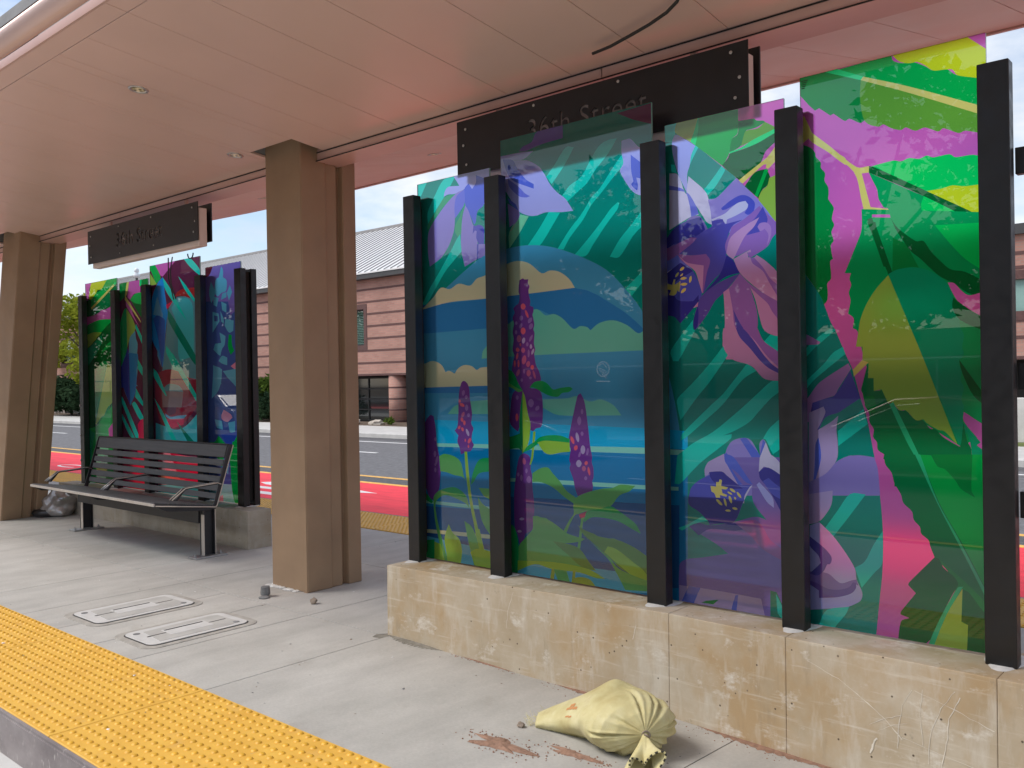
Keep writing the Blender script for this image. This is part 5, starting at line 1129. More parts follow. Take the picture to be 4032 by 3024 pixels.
# posts
def post(x0, x1, z0, z1, Y, label, group, clips=None, bolts=False, rear=True):
    w = x1 - x0; t = empty('screen_post', (x0, Y, z0), label, 'post', group); h = z1 - z0
    MB().box(0, w, 0, .068, 0, h).build('front_bar', 'black powder coat', t, bevel=.003)
    if rear: MB().box(0, w, .128, .19, 0, h).build('rear_bar', 'black powder coat', t, bevel=.003)
    MB().box(.035, w - .035, .069, .127, .05, h - .03).build('spacer', 'cavity dark', t)
    mb = MB(); n = 20; top = []; bt = []
    for k in range(n):
        a = 2 * math.pi * k / n; r = 1 + .12 * math.sin(3 * a + x0 * 7) + random.uniform(-.05, .05)
        bt.append((w / 2 + (w * .66) * r * math.cos(a), .085 + .135 * r * math.sin(a), .0)); top.append((w / 2 + (w * .6) * r * math.cos(a), .085 + .125 * r * math.sin(a), .005))
    mb.add(bt + top, [tuple(range(n, 2 * n))] + [(k, (k + 1) % n, n + (k + 1) % n, n + k) for k in range(n)]); mb.build('base_grout', 'grout white', t, smooth=True)
    if clips:
        side, zs = clips
        for z in zs:
            xa = w + .0 if side > 0 else -.035
            MB().box(xa, xa + .035, .085, .125, z, z + .105).build('clip', 'black powder coat', t, bevel=.002)
    if bolts:
        for z in (.3, .62, 1.0, 1.42, 1.75, 2.3): MB().lathe([(.014, -.001), (.014, -.006), (.006, -.009)], (.012, .0, z), 8, 'y').build('bolt', 'bolt grey', t)
    return t
PR, PL_ = 'black posts of the right screen', 'black posts of the far screen'
post(-4.322, -4.222, .442, 2.803, 3.875, 'black post at the left end of the right glass screen', PR)
post(-3.603, -3.487, .442, 2.812, 3.875, 'black post between the petal panel and the lupine panel', PR)
post(-2.506, -2.392, .442, 2.806, 3.875, 'black post between the lupine panel and the columbine panel', PR)
post(-1.776, -1.666, .442, 2.822, 3.875, 'black post between the columbine panel and the leaf panel', PR)
post(-.928, -.814, .442, 2.82, 3.875, 'thick looking black post with side clips at the right edge', PR, clips=(1, (1.94, 1.09, .58)), rear=False)
post(-11.72, -11.61, .373, 2.78, 4.91, 'black post with white bolts at the left end of the far screen', PL_, clips=(-1, (1.62, .78)), bolts=True)
post(-10.805, -10.69, .373, 2.78, 4.91, 'black post right of the green leaf panel in the far screen', PL_)
post(-10.015, -9.90, .373, 2.78, 4.91, 'black post left of the tallest panel in the far screen', PL_)
post(-8.817, -8.695, .373, 2.78, 4.91, 'black post left of the blue flower panel in the far screen', PL_)
post(-8.038, -7.924, .373, 2.78, 4.91, 'black post at the right end of the far screen beside the column', PL_)

# ================================================================ BENCHES
def bench(length, back_z, label, loc, rz):
    """seat faces -Y, x from 0 to length"""
    t = empty('bench', loc, label, 'bench', 'black slatted platform benches', rz)
    bz = lambda s: .52 + (back_z - .52) * s
    by = lambda s: .60 + .135 * s                                   # backrest line
    L_ = length
    # backrest slats
    k = 6; e = [0, .135, .275, .415, .555, .70, .86, 1.0]
    sl = [(0.02, .125), (.165, .285), (.325, .435), (.475, .585), (.625, .735), (.775, 1.0)]
    for a, b in sl:
        mb = MB(); y0, y1 = by(a), by(b); z0, z1 = bz(a), bz(b)
        mb.prism([(y0, z0), (y1, z1), (y1 + .026, z1 - .006), (y0 + .026, z0 - .006)], .05, L_ - .05, 'x'); mb.build('back_slat', 'slat grey', t, bevel=.003)
    MB().prism([(by(1) - .004, back_z), (by(1) + .03, back_z - .004), (by(1) + .03, back_z + .012), (by(1) - .004, back_z + .012)], .04, L_ - .04, 'x').build('top_rail', 'bench black', t, bevel=.003)
    # seat slats: front high, dipping to the back
    sy = [(.0, .125), (.135, .21), (.222, .30), (.312, .39), (.402, .475), (.487, .565)]
    sz = lambda y: .565 - .085 * (y / .57)
    for a, b in sy:
        MB().prism([(a, sz(a) - .03), (b, sz(b) - .03), (b, sz(b)), (a, sz(a))], .03, L_ - .03, 'x').build('seat_slat', 'slat grey', t, bevel=.004)
    MB().box(.02, L_ - .02, -.014, -.001, .53, .556).build('front_edge', 'bare aluminium', t, bevel=.002)
    MB().box(.10, L_ - .10, .455, .475, .315, .455).build('apron', 'bench black', t, bevel=.003)
    # end and middle frames: flat plates with pale edges
    def plate(x, pts, nm='frame', mat='bench black', th=.012): return MB().prism(pts, x - th / 2, x + th / 2, 'x').build(nm, mat, t, bevel=.0015)
    for x in (.02, L_ / 2, L_ - .02):
        plate(x, [(-.01, .535), (.10, .475), (.46, .44), (.59, .445), (.585, .475), (.10, .53)], 'seat_frame')
        if x != L_ / 2: plate(x, [(.565, .48), (.605, .47), (by(1) + .05, back_z - .01), (by(1) + .03, back_z + .01), (by(1) - .0, back_z)], 'back_frame')
        # armrest
        ar = MB(); w = .022
        ar.prism([(.14, .575), (.185, .575), (.275, .672), (.625, .69), (.625, .675), (.282, .655), (.20, .56)], x - w, x + w, 'x'); ar.build('armrest', 'bench black', t, bevel=.002)
        ed = MB()
        for s in (-1, 1): ed.tube([(x + s * (w + .001), .147, .572), (x + s * (w + .001), .225, .628), (x + s * (w + .001), .28, .668), (x + s * (w + .001), .6, .688), (x + s * (w + .001), .64, .672)], .005, 5)
        ed.build('armrest_edge', 'cream edge' if x > L_ * .7 else 'bare aluminium', t, smooth=True)
        ee = MB()
        if x != L_ / 2:
            s = 1 if x > L_ / 2 else -1
            X_ = x + s * .0075
            ee.tube([(X_, by(1) + .045, back_z), (X_, .60, .475), (X_, .585, .462), (X_, .0, .535)], .0055, 5); ee.build('frame_edge', 'cream edge', t, smooth=True)
    for x in (.16, L_ - .06):
        lg = MB().box(x - .038, x + .038, .47, .478, .02, .45).box(x - .038, x + .038, .572, .58, .02, .46).box(x - .006, x + .006, .47, .58, .02, .45); leg = lg.build('leg', 'bench black', t)
        MB().box(x - .004, x + .044, .464, .4695, .02, .40).box(x + .032, x + .0435, .5805, .586, .02, .46).build('leg_edge', 'cream edge', leg)
        MB().box(x - .075, x + .075, .36, .69, 0, .016).build('foot_plate', 'galvanised steel', leg, bevel=.002)
        for y in (.395, .655): MB().lathe([(.016, .016), (.016, .026), (.007, .026), (.007, .042)], (x, y, 0), 8).build('anchor_bolt', 'galvanised steel', leg)
    return t
bench(2.83, 1.03, 'black slatted bench with three armrests in front of the far glass screen', (-10.42, 3.825, 0), 0)
bench(2.42, .94, 'black slatted bench seen through the glass behind the right screen', (-2.08, 5.02, 0), math.pi)

# ================================================================ SANDBAG
def sandbag():
    t = empty('sandbag', (0, 0, 0), 'yellow woven sandbag tied with wire lying against the concrete wall', 'sandbag')
    rr = random.Random(12); gr_z = -.042
    A, M_, B = Vector((-2.715, 3.235, gr_z + .035)), Vector((-2.36, 3.44, .02)), Vector((-2.085, 3.195, .082))
    bez = lambda s: A * (1 - s) ** 2 + M_ * 2 * s * (1 - s) + B * s * s
    dbz = lambda s: ((M_ - A) * (1 - s) + (B - M_) * s).normalized()
    keys = [(0, .070, .022), (.05, .088, .036), (.15, .115, .058), (.3, .150, .088), (.48, .185, .112), (.64, .205, .124), (.78, .205, .126), (.88, .178, .112), (.95, .118, .08), (.985, .055, .042), (1.0, .012, .012)]
    kt = [k[0] for k in keys]; NU, NV = 110, 168; v = []; f = []
    gv = [(2 * math.pi * (k + rr.uniform(-.48, .48)) / 15, rr.uniform(.04, .24), rr.uniform(.04, .15), rr.uniform(.10, .66)) for k in range(15)]
    cz_k = [gr_z + .028, gr_z + .06, gr_z + .105, gr_z + .118, .082]
    for i in range(NU + 1):
        s = i / NU; s2 = 1 - (1 - s) ** 1.6
        wy_, wz_ = np.interp(s2, kt, [k[1] for k in keys]), np.interp(s2, kt, [k[2] for k in keys])
        c = bez(s2); d = dbz(s2); ey = Vector((-d.y, d.x, 0)).normalized(); cz_ = np.interp(s2, [0, .2, .5, .85, 1], cz_k)
        for j in range(NV):
            a = 2 * math.pi * j / NV; r = 1.0
            for ak, dk_, sk, lk in gv:
                x = (s2 - (1 - lk)) / lk
                if x <= 0: continue
                x = min(x, 1); x = x * x * (3 - 2 * x); da = (a - ak - .12 * math.sin(6 * s2 + ak) + math.pi) % (2 * math.pi) - math.pi
                r += x * (-dk_ * math.exp(-(da / sk) ** 2) + .35 * dk_ * math.exp(-((abs(da) - 1.9 * sk) / (1.1 * sk)) ** 2))
            mid = math.sin(math.pi * min(1, s2 * 1.02)) ** 1.5 if s2 < .98 else 0
            r += mid * (.035 * math.sin(2 * a + 1.3 + 3.5 * s2) + .030 * math.sin(3 * a - 7 * s2 + 2) + .014 * math.sin(5 * a + 13 * s2) + .008 * math.sin(9 * a - 21 * s2))
            if s2 < .2: r += .014 * math.sin(70 * s2 + 2 * math.sin(2 * a)) * (1 - s2 / .2)
            ca, sa = math.cos(a), math.sin(a)
            u = ca * wy_ * r; w = sa * wz_ * r
            if sa > 0: w += .042 * math.exp(-((s2 - .50) / .16) ** 2) * math.exp(-((a - 1.05) / .5) ** 2) - .022 * math.exp(-((s2 - .60) / .07) ** 2) * math.exp(-((a - 1.3) / .5) ** 2)
            p = c + ey * u; z = cz_ + w; g = gz(p.x, p.y)
            if z < g + .006: z = g + .003 + .002 * math.sin(5 * a + 9 * s2); p += ey * (u * .07)
            p.y = min(p.y, 3.725)
            v.append((p.x, p.y, z))
    for i in range(NU):
        for j in range(NV): f.append((i * NV + j, i * NV + (j + 1) % NV, (i + 1) * NV + (j + 1) % NV, (i + 1) * NV + j))
    f.append(tuple(range(NV))); f.append(tuple(range(NU * NV, NU * NV + NV))[::-1])
    MB().add(v, f).build('bag_body', 'yellow woven cloth', t, smooth=True)
    om = MB()
    for i0, i1, j0, j1 in ((17, 27, 60, 63), (19, 23, 56, 60), (18, 24, 71, 73)):
        for i in range(i0, i1):
            for j in range(j0, j1):
                jj = j + (i - i0) // 3; q = [i * NV + jj, i * NV + jj + 1, (i + 1) * NV + jj + 1, (i + 1) * NV + jj]
                om.add([(v[k][0], v[k][1] - .0012, v[k][2] + .0014) for k in q], [(0, 1, 2, 3)])
    om.build('paint_mark', 'orange mark', t)
    # gathered neck flaring out towards the kerb, with a black overlocked hem
    d = (Vector((-2.01, 3.075, .0)) - B); v = []; f = []; NU, NV = 26, 96; hem = []
    e1 = d.normalized(); e2 = e1.cross(Vector((0, 0, 1))).normalized(); e3 = e2.cross(e1)
    for i in range(NU + 1):
        s = i / NU; c = B + d * s - Vector((0, 0, .0)) ; rad = .013 + .055 * s ** 1.1
        for j in range(NV):
            a = 2 * math.pi * j / NV
            fold = 1 + s * (.55 * math.sin(3 * a + .8) + .32 * math.sin(5 * a + 2.2 * s + 1) + .12 * math.sin(9 * a))
            ln = s * (.02 * math.sin(2 * a + 1.2) + .012 * math.sin(5 * a))
            p = c + e2 * math.cos(a) * rad * fold * .95 + e3 * math.sin(a) * rad * fold * .75 + e1 * ln
            v.append((p.x, p.y, max(p.z, gz(p.x, p.y) + .004)))
    for i in range(NU):
        for j in range(NV): f.append((i * NV + j, i * NV + (j + 1) % NV, (i + 1) * NV + (j + 1) % NV, (i + 1) * NV + j))
    nk = MB().add(v, f).build('neck', 'yellow woven cloth', t, smooth=True); so = nk.modifiers.new('thick', 'SOLIDIFY'); so.thickness = .0016
    ring = v[NU * NV:]; MB().tube(ring + [ring[0]], .0042, 6, cap=False).build('hem', 'hem stitch black', t, smooth=True)
    st = MB()
    for k in range(0, NV, 2):
        p, q = Vector(ring[k]), Vector(ring[(k + 1) % NV]); st.tube([p, q], .0050, 5)
    st.build('hem_stitches', 'yellow woven cloth', t)
    tie = MB().tube([(B.x + .004 + .017 * math.cos(a) * e2.x, B.y + .017 * math.cos(a) * e2.y, B.z + .017 * math.sin(a)) for a in np.linspace(0, 6.28, 14)], .0035, 6).tube([B + Vector((.004, -.014, .008)), B + Vector((.022, -.024, .012)), B + Vector((.03, -.018, .004))], .004, 6)
    tie.build('wire_tie', 'tan debris', t, smooth=True)
    fr = MB()
    for k in range(60):
        u = random.uniform(-.07, .07); p = Vector((-2.71 - abs(u) * .1, 3.235 + u, gr_z + random.uniform(.005, .05))); q = p + Vector((-random.uniform(.01, .035), random.uniform(-.015, .015), random.uniform(-.01, .03))); q.z = max(q.z, gr_z + .002); fr.tube([p, q], .0009, 3)
    fr.build('frayed_end', 'yellow woven cloth', t)
    mk_ = MB()
    return t
sandbag()

# ================================================================ COVERS, RUBBLE, DIRT, TRASH
def rrect(x0, x1, y0, y1, r, n=5):
    o = []
    for cx, cy_, a0 in ((x1 - r, y1 - r, 0), (x0 + r, y1 - r, 90), (x0 + r, y0 + r, 180), (x1 - r, y0 + r, 270)):
        o += [(cx + r * math.cos(R(a0 + 90 * k / n)), cy_ + r * math.sin(R(a0 + 90 * k / n))) for k in range(n + 1)]
    return o
def cover(x0, x1, y0, y1, label):
    t = empty('utility_cover', (x0, y0, 0), label, 'utility cover', 'utility box covers set in the platform'); w, d = x1 - x0, y1 - y0
    MB().prism(rrect(0, w, 0, d, .10), -.01, .004).build('mortar_ring', 'mortar ring', t, bevel=.002)
    MB().prism(rrect(.050, w - .050, .050, d - .050, .065), .004, .0055).build('gap', 'glossy dark', t)
    MB().prism(rrect(.057, w - .057, .057, d - .057, .06), .0055, .0105).build('rim', 'cover rim', t, bevel=.002)
    MB().prism([(.12, .17), (w - .10, .14), (w - .09, d - .17), (w - .15, d - .11), (.12, d - .11), (.10, d - .16)], .0105, .0122).build('lid_face', 'cover lid', t)
    c = w / 2; MB().prism(rrect(c - .075, c + .075, d / 2 - .15, d / 2 + .15, .012), .0122, .0134).build('handle_frame', 'cover rim', t)
    MB().box(c - .062, c - .044, d / 2 - .135, d / 2 + .135, .0134, .0142).build('handle_slot', 'glossy dark', t)
    for y0_, y1_ in ((.13, .27), (d - .27, d - .13)): MB().box(c - .005, c + .005, y0_, y1_, .0122, .0132).build('slot', 'glossy dark', t)
    for x, y in ((.13, .12), (w - .125, d - .125)): MB().lathe([(.022, .0105), (.022, .0125), (.019, .0128)], (x, y, 0), 16).build('bolt_hole', 'grey debris', t)
cover(-6.55, -6.0, 2.575, 3.405, 'utility cover farther from the viewer beside the yellow tactile strip')
cover(-5.73, -5.225, 2.555, 3.365, 'utility cover nearest the viewer, with a dark stick across its slot')
def rock_mesh(r, seed, mat, flat=.8, sub=2):
    rr = random.Random(seed); bm = bmesh.new(); bmesh.ops.create_icosphere(bm, subdivisions=sub, radius=r)
    for vtx in bm.verts: vtx.co *= 1 + rr.uniform(-.22, .22); vtx.co.z *= flat
    me = bpy.data.meshes.new('rock'); bm.to_mesh(me); bm.free(); me.materials.append(MATS[mat]); return me
ch = empty('concrete_chunk', (-5.845, 3.79, 0), 'dark grey broken concrete plug lying near the middle column', 'rubble')
MB().lathe([(.036, .012), (.038, .03), (.034, .075), (.031, .08), (.012, .076)], (0, 0, 0), 9).build('plug', 'grey debris', ch, bevel=.004)
MB().lathe([(.040, .0), (.042, .008), (.026, .016)], (.035, -.035, 0), 8).build('flake', 'grey debris', ch)
pb = link_mesh('pebble', rock_mesh(.026, 3, 'tan debris', 1.0)); pb.location = (-5.365, 3.88, .02); tag(pb, 'small brown pebble on the pavement right of the dark concrete plug', 'pebble')
pb = link_mesh('pebble', rock_mesh(.017, 5, 'tan debris')); pb.location = (-2.74, 3.14, -.018); tag(pb, 'pinkish pebble beside the frayed end of the sandbag', 'pebble')
# loose dirt
def dirt_patch(name, cx, cy_, rx, ry, n, label):
    o = MB(); N = 26; v = [(cx, cy_, .012)]
    for ring, h in ((.55, .009), (1, .0008)):
        for k in range(N):
            a = 2 * math.pi * k / N; q = ring * (1 + .25 * math.sin(3 * a + 1) + .2 * math.sin(5 * a) + random.uniform(-.2, .2)); v.append((cx + rx * q * math.cos(a), cy_ + ry * q * math.sin(a), h * random.uniform(.6, 1.3)))
    f = [(0, 1 + k, 1 + (k + 1) % N) for k in range(N)] + [(1 + k, 1 + N + k, 1 + N + (k + 1) % N, 1 + (k + 1) % N) for k in range(N)]
    o.add(v, f)
    for _ in range(n):
        a = random.uniform(0, 6.28); q = 1 + abs(random.gauss(0, .45)); s = random.uniform(.0012, .005); o.lathe([(s, 0), (s * .8, s * .8), (s * .2, s * 1.2)], (cx + rx * q * math.cos(a), cy_ + ry * q * math.sin(a), .0), 5)
    o.v = [(x, y, z + gz(x, y)) for x, y, z in o.v]; ob = o.build(name, 'reddish dirt', smooth=False); return tag(ob, label, 'dirt', kind='stuff')
dirt_patch('spilled_dirt', -2.665, 2.915, .15, .062, 110, 'spilled reddish dirt on the pavement left of the sandbag')
dirt_patch('dirt_under_bag', -2.36, 3.055, .12, .03, 60, 'reddish dirt along the near edge of the sandbag')
ds = MB()
def smear(x0, x1, wmax, n=60):
    xs_ = np.linspace(x0, x1, n); v = []
    for i, x in enumerate(xs_):
        e = math.sin(math.pi * i / (n - 1)); ww = wmax * e * (.45 + .35 * math.sin(i * .9) ** 2 + random.uniform(0, .3)); yb = wy(x, 0) + .004; yf = yb - .004 - ww
        v += [(x, yb, gz(x, yb) + .006 * e + .001), (x, yf, gz(x, yf) + .0008)]
    return v, [(2 * i, 2 * i + 1, 2 * i + 3, 2 * i + 2) for i in range(n - 1)]
for x0, x1, wm in ((-3.0, -2.55, .035), (-2.16, -1.38, .05), (-1.3, -1.05, .02), (-3.7, -3.3, .012)):
    ds.add(*smear(x0, x1, wm))
    for _ in range(int((x1 - x0) * 130)):
        x = random.uniform(x0 - .08, x1 + .08); y = wy(x, 0) - abs(random.gauss(0, wm * .9)) - .003; s = random.uniform(.0008, .0036); ds.lathe([(s * 1.5, -.001), (s, s * .6), (s * .3, s * .8)], (x, y, gz(x, y)), 5)
tag(ds.build('dirt_line', 'reddish dirt'), kind='stuff')
sm_ = MB(); sm_.add(*smear(-4.33, -3.85, .075)); sm_.add([(x, y, .0012) for x, y in ((-4.36, 3.70), (-4.40, 3.66), (-4.37, 3.60), (-4.31, 3.61), (-4.30, 3.69), (-4.34, 3.74))], [(0, 1, 2, 3, 4, 5)])
tag(sm_.build('cement_smear', 'cement smear'), kind='stuff')
db = MB()
for _ in range(210):
    x = random.uniform(-11, -1.2); y = random.uniform(1.75, 3.65) if random.random() < .75 else random.uniform(3.7, 6.2); s = random.uniform(.002, .009) * (1.3 if random.random() < .2 else .8); a = random.uniform(0, 3.14)
    zz = .008 if y < 2.41 else gz(x, y)
    db.add([(x + s * 1.6 * math.cos(a), y + s * 1.6 * math.sin(a), zz + .001), (x - s * math.sin(a), y + s * math.cos(a), zz + .001), (x - s * 1.3 * math.cos(a), y - s * math.sin(a), zz + .001), (x + s * .7 * math.sin(a), y - s * .6 * math.cos(a), zz + .001), (x, y, zz + s * .6)], [(0, 1, 4), (1, 2, 4), (2, 3, 4), (3, 0, 4)], random.choice((0, 0, 1, 2)))
tag(db.build('debris', ['grey debris', 'tan debris', 'white paint']), kind='stuff')
# trash bag
def trash():
    t = empty('trash_bag', (-11.72, 4.62, 0), 'crumpled silver and dark plastic bag on the ground behind the leaning column', 'trash bag')
    bm = bmesh.new(); bmesh.ops.create_icosphere(bm, subdivisions=4, radius=1); rr = random.Random(4); P_ = [Vector((rr.gauss(0, 1), rr.gauss(0, 1), rr.gauss(0, 1))).normalized() for _ in range(22)]
    for vtx in bm.verts:
        c = vtx.co.normalized(); k = 1 + .10 * sum(math.sin(9 * c.dot(p) + i) for i, p in enumerate(P_)) / 4
        vtx.co = Vector((c.x * .26 * k, c.y * .20 * k, max(c.z * .17 * k + .125 + (.09 * max(0, c.z) ** 6), .003)))
    me = bpy.data.meshes.new('b'); bm.to_mesh(me); bm.free(); me.materials.append(MATS['silver bag film']); link_mesh('bag_film', me, t)
    MB().lathe([(.21, .002), (.235, .05), (.21, .09), (.12, .11)], (-.06, -.05, 0), 18).build('dark_liner', 'dark bag film', t, smooth=True)
trash()

# ================================================================ FAR BUILDING
FB = 24.4
bd_ = empty('brick_building', (0, 0, 0), 'long pink brick building with dark brick bands across the road', 'building')
SC_ = [5.58, 5.06, 4.54, 4.02, 3.5, 2.98, 2.457]
def wallwith(x0, x1, z0, z1, holes):
    mb = MB(); xs_ = sorted(set([x0, x1] + [h[0] for h in holes] + [h[1] for h in holes])); zs_ = sorted(set([z0, z1] + [h[2] for h in holes] + [h[3] for h in holes]))
    for a, b in zip(xs_, xs_[1:]):
        for c, d in zip(zs_, zs_[1:]):
            if any(h[0] <= a and b <= h[1] and h[2] <= c and d <= h[3] for h in holes): continue
            mb.box(a, b, FB, FB + .35, c, d)
    return mb
WN = [(-32.0 + 9.6 * k, -29.81 + 9.6 * k, 3.22, 4.76) for k in (-3, -2, -1, 0, 1)]
wallwith(-66, -13.2, 1.91, 6.13, WN).build('wall', 'pink brick', bd_)
WR = [(-8.6, -6.6, 3.085, 3.86), (-5.4, -2.6, 3.085, 3.86), (0, 3, 3.085, 3.86), (5, 8, 3.085, 3.86)]
wallwith(-13.2, 30, 1.91, 4.95, WR).build('wall', 'pink brick', bd_)
for z in SC_ + [1.95]:
    segs = [(-66, -13.2)]
    for h in WN:
        if h[2] - .2 < z < h[3] + .2: segs = [s for a, b in segs for s in ((a, h[0] - .2), (h[1] + .2, b)) if s[0] < s[1]] if False else [q for a, b in segs for q in (((a, h[0] - .2), (h[1] + .2, b)) if a < h[0] < b else ((a, b),))]
    for a, b in segs: MB().box(a, b, FB - .012, FB + .05, z - .04, z + .04).build('brick_band', 'dark brick', bd_)
for z in (4.50, 4.15, 2.86, 2.45, 1.95): 
    MB().box(-13.2, 30, FB - .012, FB + .05, z - .04, z + .04).build('brick_band', 'dark brick', bd_)
for h in WN:
    f = MB().box(h[0] - .2, h[1] + .2, FB - .02, FB + .1, h[3], h[3] + .22).box(h[0] - .2, h[1] + .2, FB - .02, FB + .1, h[2] - .22, h[2]).box(h[0] - .2, h[0], FB - .02, FB + .1, h[2], h[3]).box(h[1], h[1] + .2, FB - .02, FB + .1, h[2], h[3])
    f.build('window_surround', 'dark brick', bd_)
    w = MB().box(h[0], h[0] + .06, FB + .1, FB + .16, h[2], h[3]).box(h[1] - .06, h[1], FB + .1, FB + .16, h[2], h[3]).box(h[0], h[1], FB + .1, FB + .16, h[3] - .06, h[3]).box(h[0], h[1], FB + .1, FB + .16, h[2], h[2] + .06).build('window', 'dark window frame', bd_)
    MB().box(h[0] + .06, h[1] - .06, FB + .15, FB + .158, h[2] + .06, h[3] - .06).build('pane', 'clear glass', w)
    bl_ = MB()
    for k in range(19): z = h[2] + .07 + k * .074; bl_.prism([(FB + .19, z), (FB + .21, z + .05), (FB + .214, z + .05), (FB + .194, z)], h[0] + .06, h[1] - .06, 'x')
    b = bl_.build('blinds', 'blind', w); b['kind'] = 'stuff'
    MB().box(h[0], h[1], FB + .30, FB + .34, h[2], h[3]).build('room_dark', 'cavity dark', w)
for h in WR:
    MB().box(h[0] - .1, h[1] + .1, FB - .02, FB + .1, h[3], h[3] + .22).box(h[0] - .1, h[1] + .1, FB - .02, FB + .1, h[2] - .22, h[2]).build('window_surround', 'dark brick', bd_)
    w = MB().box(h[0], h[1], FB + .1, FB + .14, h[2], h[3]).build('window', 'blue tinted glass', bd_)
# eaves, roofs
MB().box(-66.2, -13.1, FB - .35, FB + .1, 6.0, 6.26).build('eave', 'dark fascia', bd_)
rf = MB().prism([(FB - .38, 6.20), (FB - .38, 6.26), (30.2, 9.52), (30.2, 9.2)], -66.3, -13.0, 'x').build('roof', 'metal roof', bd_)
sm = MB()
for k in range(128):
    x = -66.2 + k * .415; sm.prism([(FB - .38, 6.262), (FB - .38, 6.298), (30.2, 9.558), (30.2, 9.522)], x - .014, x + .014, 'x')
    if k % 1 == 0: s = sm.build('roof_seam', 'roof seam', rf); sm = MB()
MB().box(-66.2, -13.0, 30.2, 30.4, 9.2, 9.66).build('ridge_cap', 'roof seam', bd_)
for k in range(10):
    x = -38 + k * 2.2 + random.uniform(-.3, .3); MB().tube([(x, 24.6, 6.42), (x + .45, 25.0, 6.72), (x + .5, 24.75, 6.55), (x + .95, 25.1, 6.78)], .02, 5).build('snow_guard', 'roof seam', bd_)
MB().box(-13.1, 30, FB - .12, FB + .35, 4.95, 5.2).build('parapet', 'dark fascia', bd_)
# glazed ground floor with round brick piers
MB().box(-66, 30, 26.6, 26.7, -.3, 1.9).build('back_wall', 'cavity dark', bd_)
MB().box(-66, 30, FB + .35, 26.7, 1.88, 1.91).build('ground_ceiling', 'cavity dark', bd_)
gx = -62.0; n_ = 0
while gx < -13:
    for zi in range(4):
        z = -.02 + zi * .46
        MB().box(gx + .03, gx + 1.62, FB + .92, FB + .93, z + .03, z + .43).build('pane', 'building glass', bd_)
    MB().box(gx - .03, gx + .03, FB + .88, FB + .96, -.2, 1.9).build('mullion', 'dark window frame', bd_)
    gx += 1.65
for z in (-.03, .43, .89, 1.35, 1.83): MB().box(-62, -13, FB + .885, FB + .955, z - .03, z + .03).build('transom', 'dark window frame', bd_)
for k in range(8):
    x = -28.14 + (k - 5) * 5.4
    if x > -14: continue
    p = MB().lathe([(.41, -.3), (.41, 1.92)], (x, FB + .42, 0), 24).build('pier', 'pink brick', bd_, smooth=True)
    for z in (.0, .47, .93, 1.40): MB().lathe([(.413, z - .035), (.416, z - .03), (.416, z + .03), (.413, z + .035)], (x, FB + .42, 0), 24).build('brick_band', 'dark brick', p, smooth=True)
vl = MB().box(-13.0, 30, FB + .6, FB + .7, -.3, 1.9).build('ground_wall', 'cavity dark', bd_)
tag(MB().box(-5.6, -4.0, 23.4, 23.6, -.06, 1.0).build('site_wall', 'sidewalk concrete', bevel=.02), 'pale low concrete block on the lawn beside the brick building', 'low wall')
# lamp post on the skyline
lp = empty('lamp_post', (-45.3, 22.0, -.06), 'thin far lamp post with a pale globe top seen above the far screen', 'lamp post')
MB().tube([(0, 0, 0), (0, 0, 7.35)], .06, 8).build('pole', 'dark fascia', lp); MB().lathe([(.05, 7.35), (.15, 7.42), (.16, 7.55), (.07, 7.62), (.13, 7.68), (.12, 7.8), (.04, 7.88)], n=10).build('globe', 'white frit', lp, smooth=True)

# ================================================================ PLANTS AND ROCKS
def leafy(n, ell, size, mat, lo=.35, nm='crown', flat=.0):
    v = np.zeros((n * 4, 3)); 
    cen = []
    wts = np.array([e[3] * e[4] * e[5] for e in ell]); wts = wts / wts.sum(); pick = rng.choice(len(ell), n, p=wts)
    for i in range(n):
        e = ell[pick[i]]; d = rng.normal(size=3); d /= np.linalg.norm(d); r = (lo + (1 - lo) * rng.random() ** .6)
        r *= 1 + .16 * math.sin(5 * d[0] + 3 * d[1] + pick[i]) + .1 * math.sin(9 * d[2] + 4 * d[0])
        c = np.array(e[:3]) + d * r * np.array(e[3:6]); s = size * rng.uniform(.55, 1.3)
        a = rng.normal(size=3); a[2] *= .6; a /= np.linalg.norm(a); b = np.cross(a, rng.normal(size=3)); b /= np.linalg.norm(b)
        v[4 * i:4 * i + 4] = [c - a * s, c + b * s * .42, c + a * s, c - b * s * .42]
    me = bpy.data.meshes.new(nm); me.from_pydata(v.tolist(), [], [(4 * i, 4 * i + 1, 4 * i + 2, 4 * i + 3) for i in range(n)]); me.materials.append(MATS[mat]); return me
def tree_meshes(ell, n, size, mat, h):
    cr_ = leafy(n, ell, size, mat); t = MB(); t.tube([(0, 0, -.3), (.04, .03, h * .3), (-.03, .05, h * .6), (0, 0, h * .85)], [.17, .13, .09, .04], 8)
    for e in ell: t.tube([(0, .02, h * random.uniform(.25, .5)), (e[0] * .5, e[1] * .5, (e[2] + h * .4) / 2), (e[0], e[1], e[2])], [.07, .05, .02], 6)
    return cr_, t.mesh('trunk', 'bark', smooth=True)
def blobs(k, rx, ry, z0, z1, r, seed):
    q = random.Random(seed); return [(q.uniform(-rx, rx), q.uniform(-ry, ry), q.uniform(z0, z1), r * q.uniform(.6, 1.2), r * q.uniform(.6, 1.2), r * q.uniform(.45, .8)) for _ in range(k)]
def put_tree(nm, c, t, loc, s, rz, label, cat, group=None):
    o = empty(nm, loc, label, cat, group, rz); o.scale = (s,) * 3; link_mesh('crown', c, o); link_mesh('trunk', t, o); return o
c1, t1 = tree_meshes(blobs(17, 2.3, 2.2, 2.3, 6.3, 1.25, 3), 7500, .16, 'lime foliage', 6.6)
